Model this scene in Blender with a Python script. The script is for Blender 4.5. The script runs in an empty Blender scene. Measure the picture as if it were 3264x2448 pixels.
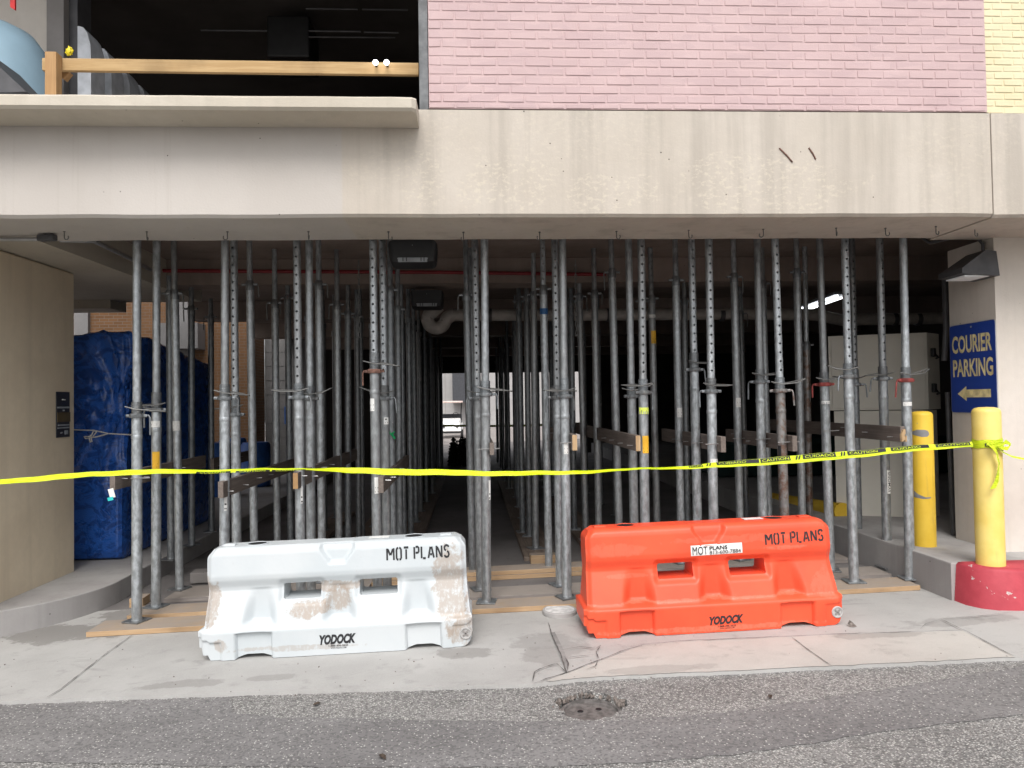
import bpy, bmesh, math, random
from mathutils import Vector, Matrix, noise
from mathutils.geometry import tessellate_polygon
R_ = math.radians
random.seed(7)
S = bpy.context.scene
COL = S.collection

# ------------------------------------------------------------------ camera
F, CX, CY = 2357.0, 1632.0, 1224.0
CAM = Vector((0, 0, 1.77))
yaw, pitch, roll = R_(3.2), R_(1.37), .0155
f = Vector((math.sin(yaw)*math.cos(pitch), math.cos(yaw)*math.cos(pitch), math.sin(pitch)))
rr = Vector((math.cos(yaw), -math.sin(yaw), 0)); uu = rr.cross(f)
r = math.cos(roll)*rr - math.sin(roll)*uu
u = math.sin(roll)*rr + math.cos(roll)*uu
cd = bpy.data.cameras.new('camera'); cam = bpy.data.objects.new('camera', cd); COL.objects.link(cam)
cam.matrix_world = Matrix(((r.x, u.x, -f.x, CAM.x), (r.y, u.y, -f.y, CAM.y), (r.z, u.z, -f.z, CAM.z), (0, 0, 0, 1)))
cd.sensor_width = 36; cd.lens = 36*F/3264; cd.clip_start = .05; cd.clip_end = 2000
S.camera = cam

# ------------------------------------------------------------------ light
SUN_EL, SUN_AZ = R_(50), R_(184)         # azimuth clockwise from +Y: behind the camera, a little to the left
W = bpy.data.worlds.new('World'); S.world = W; W.use_nodes = True
nt = W.node_tree; nt.nodes.clear()
sky = nt.nodes.new('ShaderNodeTexSky'); sky.sky_type = 'NISHITA'; sky.sun_disc = False
sky.sun_elevation = SUN_EL; sky.sun_rotation = SUN_AZ; sky.dust_density = 4; sky.air_density = 1
hs = nt.nodes.new('ShaderNodeHueSaturation'); hs.inputs['Saturation'].default_value = .22
bg = nt.nodes.new('ShaderNodeBackground'); bg.inputs['Strength'].default_value = .15
wo = nt.nodes.new('ShaderNodeOutputWorld')
nt.links.new(sky.outputs[0], hs.inputs['Color']); nt.links.new(hs.outputs[0], bg.inputs[0]); nt.links.new(bg.outputs[0], wo.inputs[0])
sl = bpy.data.lights.new('sun', 'SUN'); sl.energy = 1.3; sl.angle = R_(28); sl.color = (1, .965, .93)
so = bpy.data.objects.new('sun', sl); COL.objects.link(so)
sd = Vector((math.sin(SUN_AZ)*math.cos(SUN_EL), math.cos(SUN_AZ)*math.cos(SUN_EL), math.sin(SUN_EL)))
so.rotation_euler = sd.to_track_quat('Z', 'Y').to_euler(); so.location = (0, -5, 12)
S.view_settings.view_transform = 'Standard'; S.view_settings.look = 'None'
S.view_settings.exposure = 0.48; S.view_settings.gamma = 1
S.cycles.max_bounces = 8; S.cycles.diffuse_bounces = 5; S.cycles.use_denoising = True

# ------------------------------------------------------------------ geometry helpers
def ray(x, y): return f + r*((x-CX)/F) + u*((CY-y)/F)
def P(x, y, Y):                                     # point of the pixel's ray at depth Y
    d = ray(x, y); return CAM + d*(Y/d.y)
SL = .024
def zg(X): return SL*max(-9, min(9, X))
def G(x, y, z0=0.0):                                # the pixel's ray on the sloping ground
    d = ray(x, y); t = (z0-CAM.z)/(d.z-SL*d.x); return CAM + d*t

class MB:
    def __init__(s): s.v = []; s.f = []; s.m = []; s.mi = 0
    def V(s, p): s.v.append(Vector(p)); return len(s.v)-1
    def Fc(s, idx): s.f.append(tuple(idx)); s.m.append(s.mi)
    def quad(s, a, b, c, d): i = [s.V(p) for p in (a, b, c, d)]; s.Fc(i)
    def poly(s, pts): s.Fc([s.V(p) for p in pts])
    def hexa(s, b, t):                              # bottom ring / top ring (ccw from above)
        i = [s.V(p) for p in b]; j = [s.V(p) for p in t]; n = len(i)
        s.Fc(i[::-1]); s.Fc(j)
        for k in range(n): s.Fc((i[k], i[(k+1) % n], j[(k+1) % n], j[k]))
    def box(s, x0, x1, y0, y1, z0, z1, c=0):
        if c <= 0:
            s.hexa([(x0, y0, z0), (x1, y0, z0), (x1, y1, z0), (x0, y1, z0)], [(x0, y0, z1), (x1, y0, z1), (x1, y1, z1), (x0, y1, z1)]); return
        b = bmesh.new(); bmesh.ops.create_cube(b, size=1)
        for v in b.verts: v.co = Vector(((x0+x1)/2+v.co.x*(x1-x0), (y0+y1)/2+v.co.y*(y1-y0), (z0+z1)/2+v.co.z*(z1-z0)))
        bmesh.ops.bevel(b, geom=b.edges[:], offset=c, segments=2, affect='EDGES', profile=.5)
        s.add_bm(b)
    def add_bm(s, b, M=None):
        o = len(s.v); b.verts.index_update()
        for v in b.verts: s.v.append(M @ v.co if M else v.co.copy())
        for fc in b.faces: s.f.append(tuple(v.index+o for v in fc.verts)); s.m.append(s.mi)
        b.free()
    def obox(s, c, ax, ay, az, hx, hy, hz, bev=0):  # box with its own axes
        M = Matrix((( ax[0], ay[0], az[0], c[0]), (ax[1], ay[1], az[1], c[1]), (ax[2], ay[2], az[2], c[2]), (0, 0, 0, 1)))
        b = bmesh.new(); bmesh.ops.create_cube(b, size=2)
        for v in b.verts: v.co = Vector((v.co.x*hx, v.co.y*hy, v.co.z*hz))
        if bev: bmesh.ops.bevel(b, geom=b.edges[:], offset=bev, segments=2, affect='EDGES', profile=.5)
        s.add_bm(b, M)
    def prism(s, pts, z0, z1):
        s.hexa([(p[0], p[1], z0) for p in pts], [(p[0], p[1], z1) for p in pts])
    def lathe(s, prof, c=(0, 0, 0), n=20, cap=True):   # prof [(r,z)] about Z
        rings = []
        for (ra, z) in prof:
            rings.append([s.V((c[0]+ra*math.cos(2*math.pi*k/n), c[1]+ra*math.sin(2*math.pi*k/n), c[2]+z)) for k in range(n)])
        for a, b in zip(rings, rings[1:]):
            for k in range(n): s.Fc((a[k], a[(k+1) % n], b[(k+1) % n], b[k]))
        if cap:
            s.Fc(rings[0][::-1]); s.Fc(rings[-1])
    def tube(s, pts, ra, n=8, closed=False, cap=True):
        pts = [Vector(p) for p in pts]; N = len(pts); rings = []
        ras = ra if isinstance(ra, (list, tuple)) else [ra]*N
        up = None
        for i, p in enumerate(pts):
            a = pts[(i-1) % N] if (closed or i > 0) else p
            b = pts[(i+1) % N] if (closed or i < N-1) else p
            t = (b-a).normalized()
            if up is None:
                up = t.orthogonal().normalized()
            else:
                up = (up - t*up.dot(t)); up = up.normalized() if up.length > 1e-6 else t.orthogonal().normalized()
            w = t.cross(up)
            rings.append([s.V(p + (up*math.cos(2*math.pi*k/n) + w*math.sin(2*math.pi*k/n))*ras[i]) for k in range(n)])
        rg = list(zip(rings, rings[1:])) + ([(rings[-1], rings[0])] if closed else [])
        for a, b in rg:
            for k in range(n): s.Fc((a[k], a[(k+1) % n], b[(k+1) % n], b[k]))
        if cap and not closed: s.Fc(rings[0][::-1]); s.Fc(rings[-1])
    def build(s, name, mats, parent=None, smooth=False, angle=40, base=None):
        if parent is not None: org = Vector(parent.matrix_world.translation) if not parent.parent else Vector(parent['_w'])
        elif base is not None: org = Vector(base)
        else:
            xs = [v.x for v in s.v]; ys = [v.y for v in s.v]; zs = [v.z for v in s.v]
            org = Vector(((min(xs)+max(xs))/2, (min(ys)+max(ys))/2, min(zs)))
        me = bpy.data.meshes.new(name)
        me.from_pydata([v-org for v in s.v], [], s.f)
        if not isinstance(mats, (list, tuple)): mats = [mats]
        for m_ in mats: me.materials.append(m_)
        me.polygons.foreach_set('material_index', s.m)
        if smooth:
            me.polygons.foreach_set('use_smooth', [True]*len(s.f))
            me.update()
            b = bmesh.new(); b.from_mesh(me)
            for e in b.edges:
                if len(e.link_faces) == 2 and e.calc_face_angle(0) > R_(angle): e.smooth = False
            b.to_mesh(me); b.free()
        me.update()
        o = bpy.data.objects.new(name, me); COL.objects.link(o)
        if parent is not None: o.parent = parent
        else: o.location = org
        return o

def arc(cx, cy, ra, a0, a1, n): return [(cx+ra*math.cos(R_(a0+(a1-a0)*k/n)), cy+ra*math.sin(R_(a0+(a1-a0)*k/n))) for k in range(n+1)]
def tag(o, label, cat, group=None):
    o['label'] = label; o['category'] = cat
    if group: o['group'] = group
    return o
def thing(name, label, cat, loc, group=None):
    o = bpy.data.objects.new(name, None); COL.objects.link(o); o.location = loc; o.empty_display_size = .1
    o.matrix_world = Matrix.Translation(loc)
    return tag(o, label, cat, group)
def struct(o): o['kind'] = 'structure'; return o
def sub(mb, name, mat, part, root, **k):             # a sub-part: built in world space under a part whose origin is the root's
    part['_w'] = tuple(root.matrix_world.translation)
    o = mb.build(name, mat, part, **k); del part['_w']; return o

_tc = {}
def text_mesh(txt, bold=0.0, shear=0.0):
    k = (txt, bold, shear)
    if k not in _tc:
        c = bpy.data.curves.new('t', 'FONT'); c.body = txt; c.size = 1; c.offset = bold; c.shear = shear; c.resolution_u = 3
        o = bpy.data.objects.new('t', c); COL.objects.link(o)
        dg = bpy.context.evaluated_depsgraph_get(); dg.update()
        m = o.evaluated_get(dg).to_mesh()
        vs = [v.co.copy() for v in m.vertices]; fs = [tuple(p.vertices) for p in m.polygons]
        o.evaluated_get(dg).to_mesh_clear()
        bpy.data.objects.remove(o); bpy.data.curves.remove(c)
        x0 = min(v.x for v in vs); x1 = max(v.x for v in vs); y0 = min(v.y for v in vs); y1 = max(v.y for v in vs)
        _tc[k] = ([((v.x-x0)/(x1-x0), (v.y-y0)/(y1-y0)) for v in vs], fs)
    return _tc[k]
def add_text(mb, txt, fn, bold=0.0, shear=0.0):      # fn maps the unit box (u right, v up) to a point
    vs, fs = text_mesh(txt, bold, shear); o = len(mb.v)
    for (a, b) in vs: mb.v.append(Vector(fn(a, b)))
    for q in fs: mb.f.append(tuple(i+o for i in q)); mb.m.append(mb.mi)

STENCIL = {'M': (.72, [[(0, 0), (0, 1)], [(.09, .93), (.34, .42)], [(.38, .42), (.63, .93)], [(.72, 0), (.72, 1)]]),
 'O': (.5, [[(.2, 1), (.08, .97), (0, .85), (0, .15), (.08, .03), (.2, 0)], [(.3, 0), (.42, .03), (.5, .15), (.5, .85), (.42, .97), (.3, 1)]]),
 'T': (.5, [[(0, 1), (.5, 1)], [(.25, .84), (.25, 0)]]),
 'P': (.48, [[(0, 0), (0, 1)], [(.14, 1), (.38, 1), (.48, .9), (.48, .6), (.38, .5), (.14, .5)]]),
 'L': (.44, [[(0, 1), (0, 0)], [(.14, 0), (.44, 0)]]),
 'A': (.6, [[(0, 0), (.24, .95)], [(.36, .95), (.6, 0)], [(.2, .3), (.4, .3)]]),
 'N': (.56, [[(0, 0), (0, 1)], [(.09, .9), (.47, .1)], [(.56, 0), (.56, 1)]]),
 'S': (.48, [[(.47, .82), (.4, .96), (.25, 1), (.1, .97), (0, .84), (.03, .64), (.17, .55)], [(.3, .5), (.44, .38), (.48, .2), (.4, .04), (.24, 0), (.08, .04), (0, .18)]])}
def add_stencil(mb, txt, fn, th=.19, gap=.3):
    x = 0; segs = []
    for ch in txt:
        if ch == ' ': x += .34; continue
        w, strokes = STENCIL[ch]
        for st in strokes: segs.append([(x+a, b) for a, b in st])
        x += w + gap
    W_ = x-gap
    for st in segs:
        pts = [Vector((a, b)) for a, b in st]; L = []; Rr = []
        for i, p in enumerate(pts):
            t = (pts[min(i+1, len(pts)-1)]-pts[max(i-1, 0)]).normalized(); n_ = Vector((-t.y, t.x))*th/2
            L.append(p+n_); Rr.append(p-n_)
        for i in range(len(pts)-1):
            mb.poly([fn(q.x/W_, q.y) for q in (Rr[i], Rr[i+1], L[i+1], L[i])])

# ------------------------------------------------------------------ materials
MAT = {}
class N:
    def __init__(s, name):
        s.m = bpy.data.materials.new(name); s.m.use_nodes = True; s.t = s.m.node_tree
        s.b = s.t.nodes['Principled BSDF']; s.tc = s.t.nodes.new('ShaderNodeTexCoord'); s.o = s.tc.outputs['Object']
        MAT[name] = s.m
    def L(s, a, b): s.t.links.new(a, b)
    def node(s, ty, **k):
        n = s.t.nodes.new(ty)
        for a, b in k.items(): setattr(n, a, b)
        return n
    def geo(s): return s.node('ShaderNodeNewGeometry').outputs['Position']
    def mapping(s, src, sc=(1, 1, 1), loc=(0, 0, 0), rot=(0, 0, 0)):
        n = s.node('ShaderNodeMapping'); n.inputs['Scale'].default_value = sc; n.inputs['Location'].default_value = loc; n.inputs['Rotation'].default_value = rot
        s.L(src, n.inputs[0]); return n.outputs[0]
    def noise(s, src, scale, detail=4, rough=.55, dist=0):
        n = s.node('ShaderNodeTexNoise'); n.inputs['Scale'].default_value = scale; n.inputs['Detail'].default_value = detail
        n.inputs['Roughness'].default_value = rough; n.inputs['Distortion'].default_value = dist; s.L(src, n.inputs['Vector']); return n.outputs['Fac']
    def vor(s, src, scale, feat='F1', out='Distance', rnd=1):
        n = s.node('ShaderNodeTexVoronoi'); n.feature = feat; n.inputs['Scale'].default_value = scale; n.inputs['Randomness'].default_value = rnd
        s.L(src, n.inputs['Vector']); return n.outputs[out]
    def ramp(s, src, a, b, lo=0., hi=1.):
        n = s.node('ShaderNodeMapRange'); n.inputs[1].default_value = a; n.inputs[2].default_value = b; n.inputs[3].default_value = lo; n.inputs[4].default_value = hi
        n.interpolation_type = 'SMOOTHSTEP'; s.L(src, n.inputs[0]); return n.outputs[0]
    def math(s, op, a, b=None):
        n = s.node('ShaderNodeMath'); n.operation = op
        for i, q in enumerate((a, b)):
            if q is None: continue
            if isinstance(q, (int, float)): n.inputs[i].default_value = q
            else: s.L(q, n.inputs[i])
        return n.outputs[0]
    def mix(s, fac, a, b, mode='MIX'):
        n = s.node('ShaderNodeMix'); n.data_type = 'RGBA'; n.blend_type = mode
        for sock, q in ((n.inputs[0], fac), (n.inputs[6], a), (n.inputs[7], b)):
            if isinstance(q, (int, float)): sock.default_value = q
            elif isinstance(q, tuple): sock.default_value = (*q, 1) if len(q) == 3 else q
            else: s.L(q, sock)
        return n.outputs[2]
    def out(s, col=None, rough=None, metal=0, bump=None, bstr=.3, bdist=.01, spec=.4):
        if col is not None:
            if isinstance(col, tuple): s.b.inputs['Base Color'].default_value = (*col, 1)
            else: s.L(col, s.b.inputs['Base Color'])
        if rough is not None:
            if isinstance(rough, (int, float)): s.b.inputs['Roughness'].default_value = rough
            else: s.L(rough, s.b.inputs['Roughness'])
        s.b.inputs['Metallic'].default_value = metal; s.b.inputs['Specular IOR Level'].default_value = spec
        if bump is not None:
            n = s.node('ShaderNodeBump'); n.inputs['Strength'].default_value = bstr; n.inputs['Distance'].default_value = bdist
            s.L(bump, n.inputs['Height']); s.L(n.outputs[0], s.b.inputs['Normal'])
        return s.m
    def blob(s, src, c, rad, nz):                    # irregular soft mask about an object-space point
        m = s.mapping(src, (1/rad[0], 1/rad[1], 1/rad[2]), (-c[0]/rad[0], -c[1]/rad[1], -c[2]/rad[2]))
        n = s.node('ShaderNodeVectorMath'); n.operation = 'LENGTH'; s.L(m, n.inputs[0])
        return s.ramp(s.math('ADD', n.outputs['Value'], s.math('MULTIPLY', s.math('SUBTRACT', nz, .5), 2.4)), 1.05, .8)

def simple(name, col, rough=.6, metal=0, var=.15, scale=8, bump=0, spec=.4):
    n = N(name); g = n.geo(); z = n.noise(g, scale, 5)
    c = n.mix(n.ramp(z, .3, .7), tuple(q*(1-var) for q in col), tuple(min(1, q*(1+var)) for q in col))
    return n.out(c, rough, metal, n.noise(g, scale*8, 3) if bump else None, bump, .004, spec)
def concrete(name, col, dark, streak=.0, patch=None, pits=True, bstr=.25):
    n = N(name); g = n.geo()
    a = n.noise(g, 1.1, 6, .6); b = n.noise(g, 14, 5, .6)
    c = n.mix(n.ramp(a, .35, .68), dark, col)
    c = n.mix(n.ramp(b, .35, .65, 0, .22), c, tuple(q*.82 for q in col))
    if streak:
        st = n.noise(n.mapping(g, (3.2, 3.2, .16)), 1.5, 5, .6)
        st2 = n.noise(n.mapping(g, (11, 11, .3)), 1.5, 4, .6)
        if patch:
            sx_ = n.node('ShaderNodeSeparateXYZ'); n.L(g, sx_.inputs[0]); jm = n.ramp(sx_.outputs[0], -.94, -.90, .22, 1)
            c = n.mix(n.ramp(sx_.outputs[0], -.94, -.92), n.mix(n.ramp(a, .35, .68), (.485, .45, .415), (.525, .49, .455)), c)
            st = n.math('MULTIPLY', st, n.math('ADD', n.math('MULTIPLY', jm, .25), .75)); streak_ = n.math('MULTIPLY', jm, streak)
        else: streak_ = streak
        c = n.mix(n.math('MULTIPLY', n.ramp(st, .48, .7), streak_), c, tuple(q*.66 for q in dark))
        c = n.mix(n.math('MULTIPLY', n.ramp(st2, .55, .75), streak*.5), c, tuple(q*.72 for q in dark))
    if patch:                                        # worn paint: paler flecks in broad areas
        m1 = n.ramp(n.noise(g, .9, 3), .5, .62); m2 = n.ramp(n.noise(n.mapping(g, (.8, 1, 1.3)), 24, 6, .75, .3), .50, .60); bz = n.noise(g, 2.5, 4); m1 = n.math('MULTIPLY', n.math('MULTIPLY', m1, jm), .5)
        for bc, br_ in (((2.15, 5.5, 3.42), (.75, 9, .26)), ((.3, 5.5, 3.4), (.35, 9, .22)), ((1.1, 5.5, 3.35), (.4, 9, .15)), ((-.35, 5.5, 3.45), (.2, 9, .3))): m1 = n.math('MAXIMUM', m1, n.blob(g, bc, br_, bz))
        c = n.mix(n.math('MULTIPLY', n.math('MULTIPLY', m1, m2), .42), c, patch)
    h = n.noise(g, 60, 4, .6)
    if pits:
        v = n.vor(g, 8, 'F1'); pm = n.ramp(v, .055, .035); keep = n.ramp(n.noise(g, 2.3, 2), .47, .55)
        pm = n.math('MULTIPLY', pm, keep)
        c = n.mix(n.math('MULTIPLY', pm, .85), c, (.04, .035, .03)); h = n.math('SUBTRACT', h, n.math('MULTIPLY', pm, 2.0))
    return n.out(c, .85, 0, h, bstr, .006, .25)
def galv(name, col, rust=0.0):
    n = N(name); g = n.o; oi = n.node('ShaderNodeObjectInfo').outputs['Random']
    ad = n.node('ShaderNodeVectorMath'); ad.operation = 'ADD'; n.L(g, ad.inputs[0])
    cb = n.node('ShaderNodeCombineXYZ'); n.L(n.math('MULTIPLY', oi, 37), cb.inputs[0]); n.L(n.math('MULTIPLY', oi, 11), cb.inputs[2]); n.L(cb.outputs[0], ad.inputs[1]); g = ad.outputs[0]
    sp = n.noise(n.mapping(g, (1, 1, .5)), 28, 5, .65); big = n.noise(n.mapping(g, (1, 1, .25)), 7, 4)
    c = n.mix(n.ramp(sp, .35, .65), tuple(q*.7 for q in col), tuple(q*1.2 for q in col))
    c = n.mix(n.ramp(big, .42, .7, 0, .45), c, tuple(q*.5 for q in col))
    c = n.mix(n.ramp(oi, .2, 1, 0, .5), c, (.17, .165, .16))
    spl = n.math('MULTIPLY', n.ramp(n.noise(n.mapping(g, (1, 1, .35)), 17, 6, .75, .5), .60, .68), n.ramp(oi, .35, .8))
    c = n.mix(n.math('MULTIPLY', spl, .75), c, (.50, .49, .47))
    rs = n.math('MULTIPLY', n.ramp(n.noise(n.mapping(g, (1, 1, .5)), 6, 6, .75, .4), .60, .72), n.ramp(n.math('FRACT', n.math('MULTIPLY', oi, 7.3)), .5, .9))
    c = n.mix(n.math('MULTIPLY', rs, .55), c, (.15, .095, .07))
    wh = n.ramp(n.noise(n.mapping(g, (1, 1, .6)), 45, 4, .7), .66, .72)
    c = n.mix(n.math('MULTIPLY', wh, .6), c, (.62, .64, .66))
    if rust:
        c = n.mix(n.math('MULTIPLY', n.ramp(n.noise(g, 12, 5, .7), .62-.35*rust, .8-.35*rust), .85), c, (.17, .085, .055))
    return n.out(c, n.ramp(sp, .3, .7, .30, .50), .62, n.noise(g, 90, 3), .15, .003, .5)
def wood(name, col, dark, axis='X', rough=.75):
    n = N(name); g = n.geo(); sc = {'X': (.7, 14, 14), 'Y': (14, .7, 14), 'Z': (14, 14, .7)}[axis]
    gr = n.noise(n.mapping(g, sc), 3, 6, .65, .6); bl = n.noise(g, 2.2, 4)
    c = n.mix(n.ramp(gr, .35, .7), dark, col); c = n.mix(n.ramp(bl, .45, .7, 0, .55), c, tuple(q*.55 for q in dark))
    if axis == 'X' and name in ('tan_wood', 'grey_board'):
        nn = n.node('ShaderNodeSeparateXYZ'); n.L(n.node('ShaderNodeNewGeometry').outputs['Normal'], nn.inputs[0])
        c = n.mix(n.math('MULTIPLY', n.ramp(nn.outputs[2], .5, .9), n.ramp(n.noise(g, 5, 6, .7), .25, .6, .45, .85)), c, (.30, .265, .235))
    kn = n.ramp(n.vor(n.mapping(g, tuple(q*.35 for q in sc)), 2.2), .07, .03)
    c = n.mix(n.math('MULTIPLY', kn, .6), c, tuple(q*.4 for q in dark))
    return n.out(c, rough, 0, gr, .3, .004, .3)

concrete('beam_paint', (.54, .49, .43), (.485, .435, .375), .45, (.64, .585, .475)); concrete('ledge_paint', (.54, .495, .42), (.48, .435, .36), .2)
concrete('pier_paint', (.65, .60, .545), (.60, .55, .49), .22)
concrete('tan_paint', (.79, .68, .515), (.71, .60, .45), .2, None, False, .2)
concrete('raw_concrete', (.30, .28, .27), (.22, .205, .195), 0)
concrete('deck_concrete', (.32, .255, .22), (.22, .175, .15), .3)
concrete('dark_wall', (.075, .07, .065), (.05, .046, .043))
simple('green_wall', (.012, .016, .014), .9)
concrete('kerb_concrete', (.42, .41, .40), (.33, .315, .31), .3)
simple('black_metal', (.018, .018, .019), .45)
simple('dark_metal', (.085, .085, .09), .5, .3)
simple('frame_metal', (.11, .115, .12), .5, .3, .4)
simple('zinc', (.40, .40, .40), .4, .7)
galv('galvanised', (.46, .49, .51)); galv('galvanised_dull_shade', (.27, .29, .305)); galv('rusty_steel', (.36, .35, .34), .5)  # dull copy: fittings, and rear posts with the depth's shade in their colour
simple('wire_steel', (.16, .16, .155), .5, .5)
simple('red_oxide', (.24, .05, .045), .7, 0, .35, 20); simple('rust_brown', (.16, .085, .065), .8, 0, .4, 25)
wood('tan_wood', (.50, .355, .22), (.40, .265, .15), 'X'); wood('grey_board', (.30, .27, .25), (.22, .195, .18), 'X')
wood('rail_wood', (.50, .35, .18), (.40, .26, .12), 'X'); wood('rail_post_wood', (.46, .29, .14), (.38, .22, .10), 'Z')
wood('brown_timber', (.205, .17, .15), (.14, .115, .10), 'Y'); wood('cut_wood', (.55, .40, .24), (.42, .28, .15), 'Z')
wood('depth_board', (.26, .21, .17), (.18, .14, .115), 'Y')
n = N('stencil_ink'); g = n.o; wz = n.noise(g, 55, 6, .8); tr = n.node('ShaderNodeBsdfTransparent'); mx = n.node('ShaderNodeMixShader')
n.out((.025, .025, .028), .7); n.L(n.ramp(n.math('ADD', wz, n.math('MULTIPLY', n.noise(g, 6, 3), .35)), .80, .92), mx.inputs[0]); n.L(n.b.outputs[0], mx.inputs[1]); n.L(tr.outputs[0], mx.inputs[2])
n.L(mx.outputs[0], [q for q in n.t.nodes if q.type == 'OUTPUT_MATERIAL'][0].inputs[0])
simple('black_ink', (.012, .012, .014), .6); simple('sticker_white', (.72, .72, .70), .5, 0, .1); simple('sticker_orange', (.75, .42, .03), .5); simple('sticker_lime', (.62, .72, .12), .5)
simple('sticker_blue', (.03, .12, .30), .5); simple('teal', (.03, .5, .5), .5)
simple('sign_blue', (.018, .055, .32), .35, 0, .1, 3, 0, .5); simple('sign_cream', (.82, .70, .37), .5, 0, .25, 14); simple('sign_edge', (.5, .52, .55), .4, .5)
simple('red_paint_pipe', (.22, .02, .025), .5); simple('pvc', (.42, .39, .36), .5); simple('cable', (.03, .03, .03), .6)
simple('plaque_dark', (.03, .03, .038), .4); simple('plaque_brown', (.10, .075, .035), .5); simple('plaque_grey', (.30, .32, .34), .5)
simple('cabinet_paint', (.70, .68, .61), .55, 0, .04, 3); simple('dumpster_green', (.008, .03, .028), .6); simple('grey_plastic', (.42, .44, .47), .5)
simple('blue_drum', (.03, .10, .32), .4); simple('pale_blue', (.30, .44, .54), .45, 0, .1, 2); simple('strap_red', (.45, .02, .02), .6); simple('flag_yellow', (.75, .6, .02), .5); simple('ribbon_green', (.01, .35, .11), .5)
simple('white_lid', (.62, .61, .60), .6, 0, .22, 18, .3); simple('plug_grey', (.42, .41, .40), .6); simple('cast_iron', (.15, .138, .132), .75, .2, .35, 30, .6)
simple('cart_white', (.75, .75, .73), .35); simple('cart_pink', (.70, .55, .50), .5); simple('rubber', (.02, .02, .02), .8); simple('glass_dark', (.10, .10, .11), .15)
simple('courtyard_white', (.19, .185, .185), .7, 0, .08, 3); simple('far_white', (.35, .34, .335), .7, 0, .06, 2); simple('far_dark', (.05, .052, .06), .6); simple('far_pink', (.40, .30, .27), .8)
simple('chunk', (.17, .145, .13), .9, 0, .5, 40); simple('leaf_brown', (.055, .04, .03), .8, 0, .4, 30); simple('leaf_dark', (.012, .024, .014), .7, 0, .4, 6)
def emit(name, col, st):
    n = N(name); n.b.inputs['Emission Color'].default_value = (*col, 1); n.b.inputs['Emission Strength'].default_value = st; return n.out((.8, .8, .8), .5)
emit('lamp_white', (.95, .97, 1), 3); emit('lamp_dim', (.75, .75, .42), .32); emit('lamp_bulb', (1, .98, .95), 6); emit('lamp_off_glow', (.6, .65, .7), .05)  # the unlit lens gets a faint glow of its own
n = N('yellow_paint'); g = n.geo(); c = n.mix(n.ramp(n.noise(g, 5, 5), .35, .7), (.76, .57, .14), (.82, .645, .20)); c = n.mix(n.ramp(n.noise(n.mapping(g, (1, 1, .07)), 26, 5, .7), .58, .8, 0, .55), c, (.50, .40, .17)); c = n.mix(n.ramp(n.noise(g, 21, 6, .75), .66, .70, 0, .7), c, (.33, .27, .17)); n.out(c, .5, 0, n.noise(g, 60, 3), .12, .003)
n = N('yellow_chipped'); g = n.geo(); c = n.mix(n.ramp(n.noise(g, 5, 5), .35, .7), (.72, .47, .04), (.78, .53, .06)); c = n.mix(n.ramp(n.noise(n.mapping(g, (1, 1, .07)), 26, 5, .7), .55, .8, 0, .6), c, (.42, .29, .07)); c = n.mix(n.ramp(n.noise(g, 19, 6, .75), .65, .69, 0, .8), c, (.24, .23, .22)); n.out(c, .5, 0, n.noise(g, 60, 3), .12, .003)
simple('bare_patch', (.24, .24, .25), .7)
n = N('red_kerb_paint'); g = n.geo(); c = n.mix(n.ramp(n.noise(g, 6, 5), .35, .7), (.38, .042, .06), (.46, .06, .08))
ch = n.math('MULTIPLY', n.ramp(n.noise(g, 5.5, 5, .7, .4), .60, .63), 1); c = n.mix(ch, c, (.50, .44, .42)); n.out(c, .6, 0, n.math('SUBTRACT', n.noise(g, 40, 3), ch), .3, .004)
n = N('tape_yellow'); g = n.geo(); c = n.mix(n.ramp(n.noise(n.mapping(g, (1, 1, 12)), 6, 3), .35, .7), (.52, .66, .010), (.68, .80, .02)); n.out(c, .35, 0, n.math('ADD', n.noise(n.mapping(g, (2.5, 2, 22)), 5, 4), n.math('MULTIPLY', n.noise(n.mapping(g, (9, 4, 9)), 6, 4, .7), .8)), .8, .012)
n.b.inputs['Transmission Weight'].default_value = 0
n = N('tarp_blue'); g = n.geo(); z1 = n.noise(g, 3, 5, .6, 1.2); z2 = n.math('POWER', n.math('SUBTRACT', 1, n.math('ABSOLUTE', n.math('MULTIPLY', n.math('SUBTRACT', n.noise(n.mapping(g, (1, 1, 1.5), rot=(.4, .3, .6)), 5, 4, .6, .8), .5), 3.2))), 3)
c = n.mix(n.ramp(z2, .35, .7), (.010, .055, .24), (.02, .10, .40)); n.out(c, n.ramp(z1, .3, .7, .22, .38), 0, n.math('ADD', z1, n.math('MULTIPLY', z2, .15)), .35, .05, .6)
n = N('rope'); n.out((.55, .53, .5), .8)
n = N('brick_pink'); g = n.geo(); z = n.noise(g, 2.0, 5); z2 = n.noise(g, 40, 4, .7); oi = n.vor(n.mapping(g, (4.7, 0, 14.9)), 1, 'F1', 'Color')
sx = n.node('ShaderNodeSeparateColor'); n.L(oi, sx.inputs[0])
c = n.mix(n.ramp(z, .3, .7), (.525, .385, .385), (.565, .422, .42)); c = n.mix(n.ramp(sx.outputs[0], .2, .9, 0, .4), c, (.47, .345, .355)); c = n.mix(n.ramp(z2, .66, .72, 0, .25), c, (.33, .2, .2))
n.out(c, .7, 0, n.math('ADD', n.noise(g, 45, 5, .7), n.noise(g, 160, 2)), .35, .006, .3)
n = N('brick_cream'); g = n.geo(); z = n.noise(g, 2.0, 5)
c = n.mix(n.ramp(z, .3, .7), (.66, .59, .385), (.72, .65, .45)); n.out(c, .7, 0, n.noise(g, 60, 5, .7), .3, .005, .3)
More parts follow.
